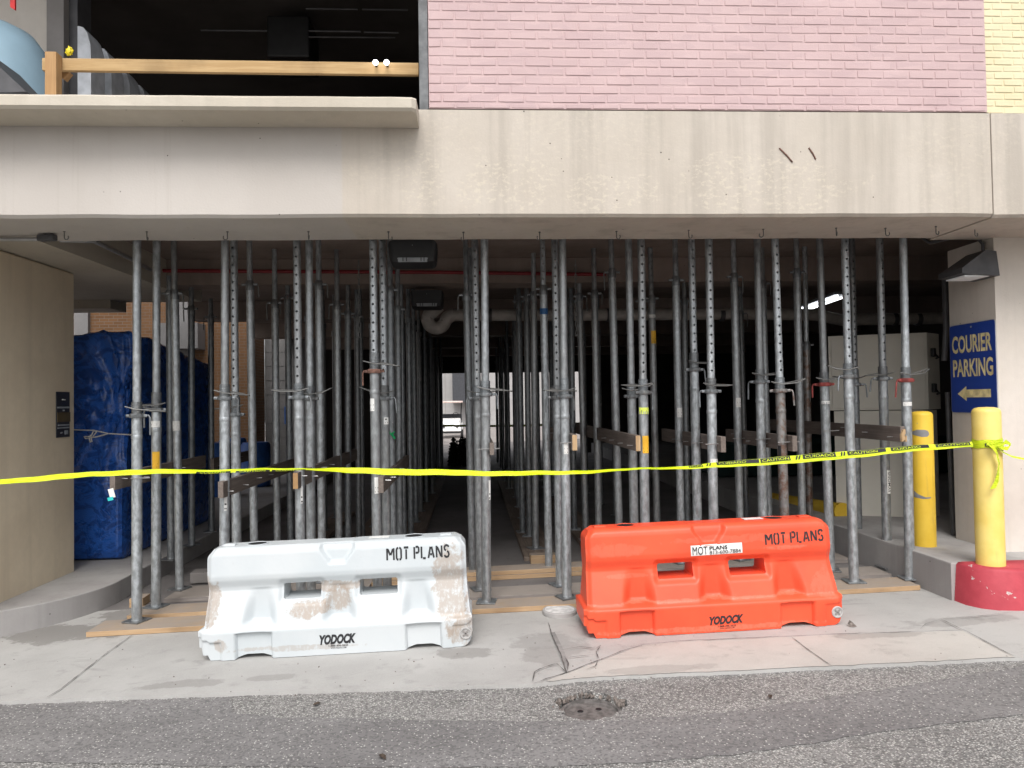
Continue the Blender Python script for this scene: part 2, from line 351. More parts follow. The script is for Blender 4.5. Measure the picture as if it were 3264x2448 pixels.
def brick(name, c1, c2, mort, bw=.21, bh=.072):
    n = N(name); g = n.geo(); sep = n.node('ShaderNodeSeparateXYZ'); n.L(g, sep.inputs[0]); cb = n.node('ShaderNodeCombineXYZ')
    n.L(n.math('ADD', sep.outputs[0], sep.outputs[1]), cb.inputs[0]); n.L(sep.outputs[2], cb.inputs[1])
    b = n.node('ShaderNodeTexBrick'); n.L(cb.outputs[0], b.inputs['Vector']); b.inputs['Scale'].default_value = 1; b.inputs['Brick Width'].default_value = bw; b.inputs['Row Height'].default_value = bh; b.inputs['Mortar Size'].default_value = .006
    b.inputs['Color1'].default_value = (*c1, 1); b.inputs['Color2'].default_value = (*c2, 1); b.inputs['Mortar'].default_value = (*mort, 1)
    n.out(b.outputs[0], .85, 0, b.outputs['Fac'], -.5, .01)
brick('brick_tan', (.125, .06, .024), (.16, .078, .032), (.16, .125, .10))

n = N('asphalt_coarse'); g = n.geo(); v = n.vor(n.mapping(g, (1, 1.2, 1)), 88, 'F1', 'Color'); sc_ = n.node('ShaderNodeSeparateColor'); n.L(v, sc_.inputs[0])
d = n.vor(n.mapping(g, (1, 1.2, 1)), 88, 'F1'); st = n.math('MULTIPLY', n.ramp(sc_.outputs[0], .36, .55), n.ramp(d, .55, .3)); big = n.noise(g, 1.1, 5)
c = n.mix(n.ramp(big, .3, .7), (.205, .20, .195), (.275, .268, .26)); c = n.mix(n.math('MULTIPLY', st, .8), c, (.62, .605, .575)); c = n.mix(n.math('MULTIPLY', n.ramp(sc_.outputs[1], .6, .85), .6), c, (.07, .067, .066)); c = n.mix(n.ramp(n.noise(g, 24, 4, .7), .55, .7, 0, .5), c, (.085, .08, .078))
n.out(c, .85, 0, n.math('SUBTRACT', n.math('MULTIPLY', sc_.outputs[0], .4), d), .8, .008, .25)
n = N('asphalt_patch'); g = n.geo(); v = n.vor(g, 78, 'F1', 'Color'); sc_ = n.node('ShaderNodeSeparateColor'); n.L(v, sc_.inputs[0])
d = n.vor(g, 78, 'F1'); st = n.math('MULTIPLY', n.ramp(sc_.outputs[1], .74, .86), n.ramp(d, .42, .25)); big = n.noise(n.mapping(g, (.6, 1.6, 1)), 1.3, 6)
c = n.mix(n.ramp(big, .3, .7), (.172, .166, .166), (.225, .218, .217)); c = n.mix(n.ramp(n.noise(g, 9, 5, .65), .5, .75, 0, .35), c, (.245, .238, .232))
c = n.mix(n.math('MULTIPLY', st, .85), c, (.62, .605, .57)); c = n.mix(n.math('MULTIPLY', n.ramp(sc_.outputs[0], .55, .85), .55), c, (.085, .082, .082)); n.out(c, .82, 0, n.math('ADD', n.math('MULTIPLY', n.noise(g, 150, 3), .7), st), .55, .005, .25)
def paving(name, c1, c2, st=.5):
    n = N(name); g = n.geo(); a = n.noise(g, .9, 6, .62); b = n.noise(g, 6, 6, .65); fine = n.noise(g, 110, 3, .7)
    c = n.mix(n.ramp(a, .34, .66), c2, c1); c = n.mix(n.ramp(b, .55, .75, 0, st), c, tuple(q*.62 for q in c2)); c = n.mix(n.ramp(fine, .35, .7, 0, .22), c, tuple(q*1.25 for q in c1))
    sp = n.ramp(n.vor(g, 7), .05, .03); c = n.mix(n.math('MULTIPLY', n.math('MULTIPLY', sp, n.ramp(n.noise(g, 3.1, 2), .5, .6)), .85), c, (.05, .045, .04))
    if name in ('apron_concrete', 'strip_concrete'):
        bz = n.noise(g, 3.2, 6, .7)
        for cc, rad, am in (((-3.35, 6.35, 0), (.55, .28, 3), .6), ((-3.0, 6.75, 0), (.35, .4, 3), .6), ((-1.9, 5.0, 0), (.28, .07, 3), .35), ((-1.35, 5.02, 0), (.16, .06, 3), .3), ((-.05, 5.3, 0), (.22, .12, 3), .45), ((.55, 5.3, 0), (.25, .35, 3), .3), ((2.9, 5.15, 0), (.3, .08, 3), .3), ((3.6, 5.35, 0), (.4, .12, 3), .3), ((1.2, 4.75, 0), (.4, .07, 3), .25)):
            c = n.mix(n.math('MULTIPLY', n.blob(g, cc, rad, bz), am), c, (.15, .14, .13))
        c = n.mix(n.math('MULTIPLY', n.ramp(n.noise(n.mapping(g, (1, 2.2, 1)), 2.4, 7, .72, .6), .56, .72), .45), c, tuple(q*.6 for q in c2))
    return n.out(c, .85, 0, n.math('ADD', fine, n.math('MULTIPLY', b, .8)), .3, .004, .25)
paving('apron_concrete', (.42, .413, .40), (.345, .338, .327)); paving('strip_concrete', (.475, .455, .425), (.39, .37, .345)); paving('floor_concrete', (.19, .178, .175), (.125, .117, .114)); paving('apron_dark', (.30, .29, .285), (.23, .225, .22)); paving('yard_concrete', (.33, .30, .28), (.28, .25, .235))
simple('crack_dark', (.10, .093, .088), .9, 0, .5, 30); simple('joint_grey', (.17, .163, .157), .9, 0, .4, 25); simple('sealant', (.24, .23, .225), .9, 0, .2, 12); simple('rubble', (.36, .345, .33), .9, 0, .25, 20)

def plastic(name, col, lo, dirt, blobs, scuff):
    n = N(name); g = n.o; nz = n.noise(g, 9, 6, .7, .3); fn = n.noise(n.mapping(g, (1, 1, .45)), 38, 5, .75)
    c = n.mix(n.ramp(n.noise(g, 2.2, 4), .3, .7), lo, col)
    h = n.noise(g, 25, 3)
    c = n.mix(n.math('MULTIPLY', n.ramp(fn, .64, .70), scuff), c, dirt)
    for (cc, rad, amt) in blobs:
        m = n.blob(g, cc, rad, nz)
        c = n.mix(n.math('MULTIPLY', n.math('MULTIPLY', m, n.ramp(fn, .30, .52)), amt), c, dirt)
    return n.out(c, .42, 0, h, .08, .01, .4)
plastic('plastic_white', (.55, .578, .592), (.495, .535, .555), (.36, .30, .25),
        [((-.02, -.13, .46), (.19, .4, .045), .75), ((.02, -.2, .38), (.10, .4, .10), .8), ((-.19, -.2, .315), (.13, .4, .06), .85), ((.83, -.1, .42), (.12, .5, .34), .75), ((-.9, -.1, .4), (.07, .5, .16), .8), ((.90, -.1, .12), (.10, .5, .13), .7), ((-.82, -.2, .10), (.05, .4, .05), .6), ((-.3, -.24, .06), (.5, .2, .02), .45)], .16)
plastic('plastic_orange', (.84, .10, .042), (.75, .08, .034), (.60, .24, .16), [((.55, -.1, .58), (.16, .4, .018), .35), ((-.62, -.2, .42), (.2, .4, .02), .25), ((.86, -.2, .3), (.1, .3, .12), .2), ((-.1, -.24, .03), (.95, .3, .02), .4), ((0, -.2, .235), (.9, .3, .012), .35), ((.2, -.2, .66), (.5, .4, .03), .18), ((-.7, -.2, .62), (.22, .4, .05), .2)], .14)
M = MAT

ORD = ['zeroth', 'first', 'second', 'third', 'fourth', 'fifth', 'sixth', 'seventh', 'eighth', 'ninth', 'tenth', 'eleventh', 'twelfth', 'thirteenth', 'fourteenth']
def Pz(x, y, z): d = ray(x, y); return CAM + d*((z-CAM.z)/d.z)
def sheet(mb, pts, off, holes=()):
    """flat polygon (plan points) laid on the sloping ground"""
    loops = [[Vector((p[0], p[1], 0)) for p in pts]] + [[Vector((p[0], p[1], 0)) for p in h] for h in holes]
    flat = [p for l in loops for p in l]
    o = len(mb.v)
    for p in flat: mb.v.append(Vector((p.x, p.y, zg(p.x)+off)))
    for t in tessellate_polygon(loops):
        a, b, c = (flat[i] for i in t)
        nrm = (b-a).cross(c-a).z
        if abs(nrm) < 1e-9: continue
        t = t if nrm > 0 else t[::-1]
        mb.f.append(tuple(i+o for i in t)); mb.m.append(mb.mi)
def g2(x, y): p = G(x, y); return (p.x, p.y)

# ------------------------------------------------------------------ ground
MH = g2(1880, 2238)
rnd = random.Random(3)
hole = [(MH[0]+(.205+.03*math.sin(3*a+1)+rnd.uniform(-.018, .018))*math.cos(a), MH[1]+.01+(.19+rnd.uniform(-.016, .016))*math.sin(a)) for a in [2*math.pi*k/34 for k in range(34)]]
mb = MB()
sheet(mb, [(-9, -40), (9, -40), (9, 90), (-9, 90)], -.02, [hole])
for (a, b) in ((-150, -9), (9, 150)): sheet(mb, [(a, -40), (b, -40), (b, 90), (a, 90)], -.02)
for k in range(len(hole)):                          # ragged side of the broken asphalt round the valve cover
    a, b = hole[k], hole[(k+1) % len(hole)]
    def dn(p): return (MH[0]+(p[0]-MH[0])*.93, MH[1]+(p[1]-MH[1])*.93, zg(p[0])-.10)
    mb.quad((a[0], a[1], zg(a[0])-.02), (b[0], b[1], zg(b[0])-.02), dn(b), dn(a))
mb.poly([(p[0], p[1], zg(p[0])-.10) for p in [(MH[0]+.24*math.cos(2*math.pi*k/20), MH[1]+.24*math.sin(2*math.pi*k/20)) for k in range(20)]])
struct(mb.build('road', M['asphalt_coarse'], base=(0, 0, 0)))
mb = MB()
up = [(-60, 2243), (0, 2241), (300, 2231), (560, 2222), (735, 2216), (742, 2262), (900, 2278), (1400, 2286), (1720, 2290)]
up2 = [(1905, 2290), (2300, 2264), (2800, 2192), (3264, 2112), (3400, 2090)]
lo = [(3400, 2245), (3264, 2268), (2900, 2310), (2400, 2385), (2150, 2412), (1900, 2428), (1400, 2436), (800, 2432), (300, 2424), (0, 2416), (-60, 2414)]
def rag(px, seed, amp=.012):
    q = [g2(*p) for p in px]; o = []; rn = random.Random(seed)
    for a, b in zip(q, q[1:]):
        n_ = max(2, int(math.dist(a, b)/.06))
        for k in range(n_): t = k/n_; o.append((a[0]+(b[0]-a[0])*t+rn.uniform(-amp, amp)*.3, a[1]+(b[1]-a[1])*t+rn.uniform(-amp, amp)))
    return o+[q[-1]]
sheet(mb, rag(up+up2, 5)+rag(lo, 6), -.0165)
struct(mb.build('road_patch', M['asphalt_patch'], base=(0, 3, 0)))
# apron, with a ragged front edge and a small step down to the road
front = rag([(-700, 2262), (0, 2236), (738, 2209), (1500, 2186), (1697, 2180), (1918, 2158), (2508, 2132), (3264, 2095), (3800, 2069)], 9, .008)
mb = MB(); sheet(mb, front+[(9, 7.0), (-9, 7.0)], 0)
for a, b in zip(front, front[1:]): mb.quad((a[0], a[1], zg(a[0])-.03), (b[0], b[1], zg(b[0])-.03), (b[0], b[1], zg(b[0])), (a[0], a[1], zg(a[0])))
struct(mb.build('pavement', M['apron_concrete'], base=(0, 5, 0)))
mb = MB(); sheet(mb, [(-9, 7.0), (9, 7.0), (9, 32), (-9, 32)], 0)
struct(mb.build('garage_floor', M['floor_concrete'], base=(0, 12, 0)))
mb = MB(); sheet(mb, [(-9, 32), (9, 32), (9, 70), (-9, 70)], 0); sheet(mb, [(-30, 7.0), (-9, 7.0), (-9, 60), (-30, 60)], 0); sheet(mb, [(9, 7.0), (40, 7.0), (40, 60), (9, 60)], 0)
struct(mb.build('yard_paving', M['yard_concrete'], base=(0, 40, 0)))
stripf = [p for p in front if G(1735, 2170).x <= p[0] <= G(3240, 2096).x]
mb = MB(); sheet(mb, [(p[0], p[1]+.004) for p in stripf]+rag([(3225, 2090), (3070, 2012), (2660, 2025), (2375, 2038), (2170, 2047), (2050, 2058), (1911, 2108), (1797, 2150), (1740, 2172)], 4, .006), .004)
struct(mb.build('pavement_strip', M['strip_concrete'], base=(2, 4.8, 0)))
def crack(px, w, off=.008, seed=0, amp=.006):
    q = rag(px, seed, amp); rn = random.Random(seed+50); mb = MB(); L = []; Rr = []
    for i, p in enumerate(q):
        t = Vector((q[min(i+1, len(q)-1)][0]-q[max(i-1, 0)][0], q[min(i+1, len(q)-1)][1]-q[max(i-1, 0)][1])).normalized(); n_ = Vector((-t.y, t.x)); k = w*rn.uniform(.2, .85)/2
        if i in (0, len(q)-1): k *= .3
        L.append((p[0]+n_.x*k, p[1]+n_.y*k)); Rr.append((p[0]-n_.x*k, p[1]-n_.y*k))
    for i in range(len(q)-1):
        mb.poly([(a[0], a[1], zg(a[0])+off) for a in (Rr[i], Rr[i+1], L[i+1], L[i])])
    return mb
CR = [([(431, 2020), (330, 2092), (193, 2200), (150, 2226)], .012, 'joint_grey'), ([(1748, 1988), (1760, 2030), (1790, 2095), (1806, 2150)], .012, 'crack_dark'),
 ([(1700, 2184), (1740, 2168), (1797, 2151), (1850, 2131), (1911, 2107), (1980, 2080), (2050, 2058), (2170, 2047), (2375, 2038), (2660, 2025), (3070, 2012)], .012, 'crack_dark'),
 ([(2526, 2036), (2590, 2085), (2652, 2128)], .009, 'joint_grey'), ([(3070, 2010), (3140, 2048), (3232, 2096)], .014, 'joint_grey'), ([(3000, 1978), (3070, 2012)], .012, 'joint_grey'), ([(3000, 1978), (3110, 1970), (3230, 1955)], .010, 'joint_grey'),
 ([(1806, 2150), (1775, 2120), (1735, 2132), (1705, 2146), (1697, 2178)], .011, 'crack_dark'), ([(1790, 2078), (1850, 2066), (1900, 2072), (1915, 2062)], .010, 'crack_dark'), ([(1808, 2102), (1860, 2096), (1905, 2090)], .008, 'crack_dark'),
 ([(1915, 2062), (1900, 2085), (1908, 2104)], .010, 'crack_dark'), ([(1905, 2112), (1898, 2130), (1870, 2140)], .010, 'crack_dark'), ([(1806, 2150), (1812, 2120), (1800, 2100)], .012, 'crack_dark'), ([(2935, 2012), (2950, 1995), (3000, 1978)], .006, 'joint_grey'), ([(2100, 2010), (2120, 2040), (2170, 2047)], .004, 'joint_grey')]
for i, (px, w, m_) in enumerate(CR): struct(crack(px, w, .0085+.0006*i, i).build('pavement_crack', M[m_]))
mb = MB(); sheet(mb, [g2(*p) for p in [(1754, 2018), (1768, 2016), (1790, 2060), (1814, 2116), (1809, 2136), (1792, 2112)]], .005); struct(mb.build('joint_sealant', M['sealant']))

# kerb platforms left and right
lb = [(-8, 6.12)]+arc(-4.58, 7.32, 1.20, 268, 358, 26)
lpoly = lb+[(lb[-1][0]-.01, 7.6), (lb[-1][0]-.02, 24), (-8, 24)]
def kerb(name, poly, z1, mat, base=None, bev=.009):
    b = bmesh.new(); vs = [b.verts.new((p[0], p[1], zg(p[0])-.06)) for p in poly]; fb = b.faces.new(vs)
    e = bmesh.ops.extrude_face_region(b, geom=[fb]); tv = [v for v in e['geom'] if isinstance(v, bmesh.types.BMVert)]
    for v in tv: v.co.z = z1 if not callable(z1) else z1(v.co)
    if name == 'red_kerb':
        for v in tv:
            if v.co.y < 5.8: v.co.y += .035+.012*math.sin(v.co.x*23)
            if v.co.x < 8: v.co.x += .03; v.co.z += .008*math.sin(v.co.x*31)
    bmesh.ops.recalc_face_normals(b, faces=b.faces[:])
    te = [ed for ed in b.edges if all(v in tv for v in ed.verts)]
    bmesh.ops.bevel(b, geom=te, offset=bev, segments=2, affect='EDGES', profile=.5)
    mb = MB(); mb.add_bm(b); o = mb.build(name, mat, smooth=True, angle=60 if name == 'red_kerb' else 22); return struct(o)
kerb('kerb', lpoly, .118, M['kerb_concrete'])
KT = .40
kerb('kerb', [(3.89, 5.86), (9, 5.86), (9, 24), (3.86, 24), (3.87, 8)], lambda c: KT, M['kerb_concrete'])
kerb('red_kerb', [(3.905, 5.857), (3.91, 5.72), (3.96, 5.61), (4.05, 5.535), (4.18, 5.50), (4.6, 5.485), (9, 5.48), (9, 5.857)], lambda c: KT+.012, M['red_kerb_paint'], bev=.03)

# ------------------------------------------------------------------ the parking garage
ga = thing('parking_garage', 'tan concrete parking garage with pink brick above a wide shored opening', 'building', (0, 5.5, 0))
ZB, ZT = 3.155, 3.962
XS = P(3160, 500, 5.5).x
YB = Pz(1600, 763, ZB).y
def profile_beam(mb, x0, x1, y0, y1, z0, z1, ch=.018, wob=0):
    pr = [(y0+ch, z0), (y1, z0), (y1, z1), (y0, z1), (y0, z0+ch)]
    n_ = max(1, int((x1-x0)/.25)); rn = random.Random(int(x0*10))
    rings = []
    for k in range(n_+1):
        x = x0+(x1-x0)*k/n_; d = rn.uniform(-1, 1)*wob
        rings.append([mb.V((x, y, z+(d if z < z0+.05 else 0))) for y, z in pr])
    for a, b in zip(rings, rings[1:]):
        for j in range(5): mb.Fc((a[j], a[(j+1) % 5], b[(j+1) % 5], b[j])[::-1])
    mb.Fc(rings[0]); mb.Fc(rings[-1][::-1])
mb = MB(); profile_beam(mb, -9, XS-.004, 5.5, YB, ZB, ZT, .022, .003); mb.build('front_beam', M['beam_paint'], ga)
mb = MB(); profile_beam(mb, XS, 9, 5.49, YB+.02, ZB-.012, ZT-.003, .022, .003); mb.build('front_beam', M['beam_paint'], ga)
for (xa_, ya_, xb_, yb_) in ((2484, 472, 2526, 517), (2578, 471, 2600, 508)):
    mb = MB(); mb.tube([P(xa_, ya_, 5.497), P((xa_+xb_)/2+2, (ya_+yb_)/2, 5.4955), P(xb_, yb_, 5.497)], .006, 6); mb.build('exposed_rebar', M['rust_brown'], ga, smooth=True)
XL = P(1326, 350, 5.2).x
mb = MB()
zl0, zl1 = P(600, 347, 5.19).z, P(600, 301, 5.19).z
n_ = 60; rn = random.Random(8); rings = []
for k in range(n_+1):
    x = -9+(XL-.03+9)*k/(n_-1) if k < n_ else XL; e = (.03 if k == n_ else 0)
    c = rn.uniform(0, .006)
    rings.append([mb.V(p) for p in [(x, 5.497, zl0-.012), (x, 5.19+.02+e, zl0), (x, 5.19+e, zl0+.02), (x, 5.19+c+e, zl1-.012-c), (x, 5.205+c+e, zl1), (x, 5.497, zl1+.01)]])
for a, b in zip(rings, rings[1:]):
    for j in range(6): mb.Fc((a[j], a[(j+1) % 6], b[(j+1) % 6], b[j])[::-1])
mb.Fc(rings[0]); mb.Fc(rings[-1][::-1])
mb.build('ledge', M['ledge_paint'], ga)
mb = MB(); mb.box(-7.5, -4.045, 5.75, 7.8, .05, ZB-.002, .02); mb.build('pier', M['tan_paint'], ga)
C1 = P(3180, 1200, 6.2); C2 = P(3032, 1200, 6.85)
mb = MB(); mb.prism([(C1.x, C1.y), (9, C1.y), (9, C2.y+.5), (C2.x+.62, C2.y+.5), (C2.x, C2.y)][::1], KT-.02, ZB-.002); mb.build('pier', M['pier_paint'], ga)
mb = MB(); mb.box(-9, -3.55, YB+.002, 10.0, ZB+.004, 3.499); mb.build('edge_beam', M['ledge_paint'], ga)
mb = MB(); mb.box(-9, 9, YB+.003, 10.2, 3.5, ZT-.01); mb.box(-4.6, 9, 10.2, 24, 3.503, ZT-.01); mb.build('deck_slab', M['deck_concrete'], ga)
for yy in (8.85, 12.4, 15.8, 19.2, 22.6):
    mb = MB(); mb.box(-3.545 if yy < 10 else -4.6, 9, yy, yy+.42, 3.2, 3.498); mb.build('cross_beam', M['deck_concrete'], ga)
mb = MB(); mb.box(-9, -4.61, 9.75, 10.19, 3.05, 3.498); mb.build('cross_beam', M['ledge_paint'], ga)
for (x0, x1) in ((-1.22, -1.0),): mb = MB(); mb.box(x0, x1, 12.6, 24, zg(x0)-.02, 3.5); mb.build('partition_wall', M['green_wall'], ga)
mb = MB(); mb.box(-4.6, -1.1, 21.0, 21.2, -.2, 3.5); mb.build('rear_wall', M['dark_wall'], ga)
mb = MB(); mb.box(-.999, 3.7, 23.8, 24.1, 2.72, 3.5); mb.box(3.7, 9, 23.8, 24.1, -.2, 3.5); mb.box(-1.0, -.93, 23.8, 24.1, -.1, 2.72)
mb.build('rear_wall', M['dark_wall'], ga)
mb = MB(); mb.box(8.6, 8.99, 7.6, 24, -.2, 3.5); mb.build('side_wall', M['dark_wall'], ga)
# upper storey
XJ = P(1366, 200, 5.5).x; XE = P(3143, 200, 5.5).x
def brick_wall(name, x0, x1, z0, z1, yf, mat, bl, bh, jt, seed, top_first=None):
    """every brick a real block standing proud of the painted joint"""
    mb = MB(); rn = random.Random(seed); mb.box(x0, x1, yf+.0045, yf+.2, z0, z1)
    row = 0; z = z0+.002
    h0 = top_first or bh
    while z < z1-.01:
        h = h0 if row == 0 else bh
        x = x0 - (bl+jt)*(.5 if row % 2 else .02)
        while x < x1-.01:
            a, b = max(x, x0+.001), min(x+bl, x1-.001); zz = min(z+h, z1)
            if b-a > .02:
                d = yf+rn.uniform(-.0012, .0016); bv = .0045; q = [rn.uniform(-.0018, .0018) for _ in range(4)]
                o = [mb.V(p) for p in [(a, yf+.008, z+q[0]), (b, yf+.008, z+q[1]), (b, yf+.008, zz+q[2]), (a, yf+.008, zz+q[3])]]
                i = [mb.V(p) for p in [(a+bv, d+q[0]*.4, z+bv+q[0]), (b-bv, d+q[1]*.4, z+bv+q[1]), (b-bv, d+q[2]*.4, zz-bv+q[2]), (a+bv, d+q[3]*.4, zz-bv+q[3])]]
                mb.Fc(i)
                for k in range(4): mb.Fc((o[k], o[(k+1) % 4], i[(k+1) % 4], i[k]))
            x += bl+jt
        z += h+jt; row += 1
    return mb.build(name, mat, ga)
brick_wall('brick_wall', XJ, XE, ZT+.012, 6.6, 5.50, M['brick_pink'], .196, .0585, .0105, 4, .036)
mb = MB(); mb.box(XJ-.02, XE+.02, 5.52, 5.68, ZT-.002, ZT+.012); mb.build('sealant_gap', M['black_metal'], ga)
brick_wall('brick_wall', XE+.006, 9, ZT+.010, 6.6, 5.53, M['brick_cream'], .15, .046, .009, 5)
XF = P(1336, 200, 5.56).x
mb = MB(); mb.box(XF, XJ-.004, 5.53, 5.72, ZT+.004, 6.6, .004); mb.build('door_jamb', M['frame_metal'], ga)
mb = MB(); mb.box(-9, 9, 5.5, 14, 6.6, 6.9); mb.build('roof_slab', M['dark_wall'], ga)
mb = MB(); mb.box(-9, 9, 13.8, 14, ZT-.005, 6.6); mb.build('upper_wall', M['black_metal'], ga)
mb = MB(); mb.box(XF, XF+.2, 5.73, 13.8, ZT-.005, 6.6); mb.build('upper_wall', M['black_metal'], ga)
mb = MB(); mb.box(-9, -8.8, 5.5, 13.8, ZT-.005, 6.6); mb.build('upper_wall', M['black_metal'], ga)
xa, xb, xc = P(-400, 100, 7.3).x, P(157, 100, 7.3).x, P(240, 100, 7.3).x
mb = MB(); mb.box(xa, xb, 7.3, 7.6, ZT-.005, 6.6); mb.build('upper_wall', M['pier_paint'], ga)
mb = MB(); mb.box(xb+.003, P(203, 100, 7.25).x, 7.25, 7.65, ZT-.005, 6.6); mb.build('column', M['raw_concrete'], ga)
mb = MB(); mb.box(P(203, 100, 7.25).x+.003, xc, 7.34, 7.6, ZT-.005, 6.6); mb.build('column', M['dark_metal'], ga)

# ------------------------------------------------------------------ upper storey things
def cyl_obj(name, label, cat, pts, ra, mat, group=None, n=10):
    mb = MB(); mb.tube(pts, ra, n); return tag(mb.build(name, mat, smooth=True), label, cat, group)
a, b = P(170, 205, 5.74), P(1334, 220, 5.74)
gr = thing('guard_rail', 'new timber guard rail on a short post behind the concrete ledge', 'railing', (a.x, 5.75, ZT))
mb = MB(); hh = .047; e0 = P(137, 200, 5.76)
mb.obox(((e0.x+b.x)/2, 5.765, (P(400, 210, 5.765).z+P(1200, 221, 5.765).z)/2), (b-a).normalized(), Vector((0, 1, 0)), Vector((-(b-a).normalized().z, 0, (b-a).normalized().x)), (b.x-e0.x)/2, .019, hh, .003); mb.build('rail', M['rail_wood'], gr)
p0, p1 = P(152, 290, 5.70), P(190, 172, 5.70)
mb = MB(); mb.box(p0.x, p1.x-.004, 5.66, 5.743, ZT-.02, p1.z, .004); mb.build('post', M['rail_post_wood'], gr)
mb = MB(); q = P(200, 232, 5.82); mb.obox(q, Vector((.75, 0, -.6)).normalized(), Vector((0, 1, 0)), Vector((.6, 0, .75)).normalized(), .055, .03, .036, .003); mb.build('brace_block', M['rail_post_wood'], gr)
# pale blue drum and chute on the left
q0, q1 = P(-300, 290, 6.6), P(122, 290, 6.6); cx_ = (q0.x+q1.x)/2; ra_ = (q1.x-q0.x)/2
mb = MB(); topz = P(0, 20, 6.6).z-ZT
pr = [(ra_, 0), (ra_*.97, topz*.25), (ra_*.93, topz*.5), (ra_*.86, topz*.68), (ra_*.75, topz*.82), (ra_*.58, topz*.92), (ra_*.3, topz*.985), (.02, topz)]
mb.lathe(pr, (cx_, 6.9, ZT), 40); tag(mb.build('storage_tank', M['pale_blue'], smooth=True), 'pale blue rounded tank standing behind the ledge at the upper left', 'tank')
mb = MB(); mb.poly([P(-60, 150, 6.0), P(4, 218, 6.0), P(84, 292, 6.0), P(-60, 296, 6.0)]); vs = mb.v[:]
mb2 = MB(); bk = [v+Vector((0, .5, 0)) for v in vs]; n4 = 4; i = [mb2.V(v) for v in vs]; j = [mb2.V(v) for v in bk]
mb2.Fc(i[::-1]); mb2.Fc(j)
for k in range(4): mb2.Fc((i[k], i[(k+1) % 4], j[(k+1) % 4], j[k]))
ch_ = mb2.build('metal_chute', M['dark_metal']); tag(ch_, 'dark sloping metal chute in front of the pale blue tank', 'chute')
mb = MB(); mb.tube([P(-30, 168, 5.98), P(2, 205, 5.98), P(12, 216, 5.98)], .012, 8); mb.build('edge_trim', M['zinc'], ch_) if False else None
mb = MB(); a_ = [P(33, -560, 6.15), P(50, -560, 6.15), P(47, 31, 6.15), P(32, 22, 6.15)]; b_ = [v+Vector((0, .02, 0)) for v in a_]
i = [mb.V(v) for v in a_]; j = [mb.V(v) for v in b_]; mb.Fc(i); mb.Fc(j[::-1])
for k in range(4): mb.Fc((i[k], j[k], j[(k+1) % 4], i[(k+1) % 4]))
tag(mb.build('hanging_strap', M['strap_red']), 'red strap hanging at the top left above the pale blue tank', 'strap')
mb = MB(); q = P(221, 168, 5.84); bb = bmesh.new(); bmesh.ops.create_icosphere(bb, subdivisions=3, radius=1)
for v in bb.verts: d = noise.noise(v.co*2.2); v.co = Vector((q.x+v.co.x*.026*(1+d*.6), q.y+v.co.y*.02, q.z+.01+v.co.z*.034*(1+d*.7)))
mb.add_bm(bb); tag(mb.build('ribbon_knot', M['flag_yellow'], smooth=True), 'small yellow ribbon knot tied on the timber guard rail', 'ribbon')
for k in range(5):                                   # row of grey plastic housings
    Y = 7.0+.42*k; c = P(300, 83, 7.0); x0 = -3.60-.012*k; w = .125; dz = c.z+.0
    mb = MB(); prf = [(0, ZT), (0, dz-.02), (-.0, dz), (.05, dz-.012), (.085, dz-.06), (.115, dz-.17), (.12, dz-.3), (.12, ZT)]
    i = [mb.V((x0+p[0], Y, p[1])) for p in prf]; j = [mb.V((x0+p[0], Y+.26, p[1])) for p in prf]; mb.Fc(i); mb.Fc(j[::-1])
    for q in range(8): mb.Fc((i[q], j[q], j[(q+1) % 8], i[(q+1) % 8]))
    o = mb.build('plastic_housing', M['grey_plastic'], smooth=True, angle=50)
    tag(o, f'grey plastic housing with rounded shoulder behind the guard rail, {ORD[k+1]} from the front', 'housing', 'grey housings behind the guard rail')
    mb = MB(); mb.box(x0-.05, x0-.001, Y+.01, Y+.03, dz-.62, dz-.5, .004); mb.build('lug', M['grey_plastic'], o)
for k, (y, x0, x1, Y) in enumerate([(28, 975, 1140, 8.4), (30, 1155, 1300, 8.5), (99, 985, 1150, 8.5), (103, 1160, 1270, 8.6), (118, 985, 1260, 8.7), (97, 640, 850, 8.6)]):  # thin rods added in place of light catching on duct edges
    a, b = P(x0, y, Y), P(x1, y+2, Y)
    cyl_obj('conduit', f'thin rod standing in for a lit duct edge, {ORD[k+1]} of six counted from above', 'conduit', [a, b], .010, M['dark_metal'], 'rods for lit duct edges in the dark upper room')
for k, (x0, x1, y0, y1, Y) in enumerate([(850, 985, 50, 180, 8.9), (600, 1270, 165, 230, 11)]):
    a, b = P(x0, y1, Y), P(x1, y0, Y); mb = MB(); mb.box(a.x, b.x, Y, Y+.6, a.z, b.z, .02)
    tag(mb.build('air_duct', M['black_metal']), ['narrow dark duct hanging in the upper room', 'wide dark duct low at the back of the upper room'][k], 'duct')
for k, x in enumerate((1197, 1232)):
    c = P(x, 199, 5.70+.03); c = P(x, 199, 5.69)
    t = thing('bulb_lamp', ['lit round bulb lamp, left of the pair on the timber rail', 'lit round bulb lamp, right of the pair on the timber rail'][k], 'lamp', c, 'bulb lamps on the guard rail')
    mb = MB(); mb.lathe([(.001, -.022), (.012, -.018), (.02, -.006), (.021, .004), (.014, .016), (.001, .022)], c, 16, False); mb.build('bulb', M['lamp_bulb'], t, smooth=True)
    mb = MB(); mb.tube([c+Vector((0, .02, 0)), c+Vector((0, .055, 0))], .012, 8); mb.build('socket', M['black_metal'], t, smooth=True)

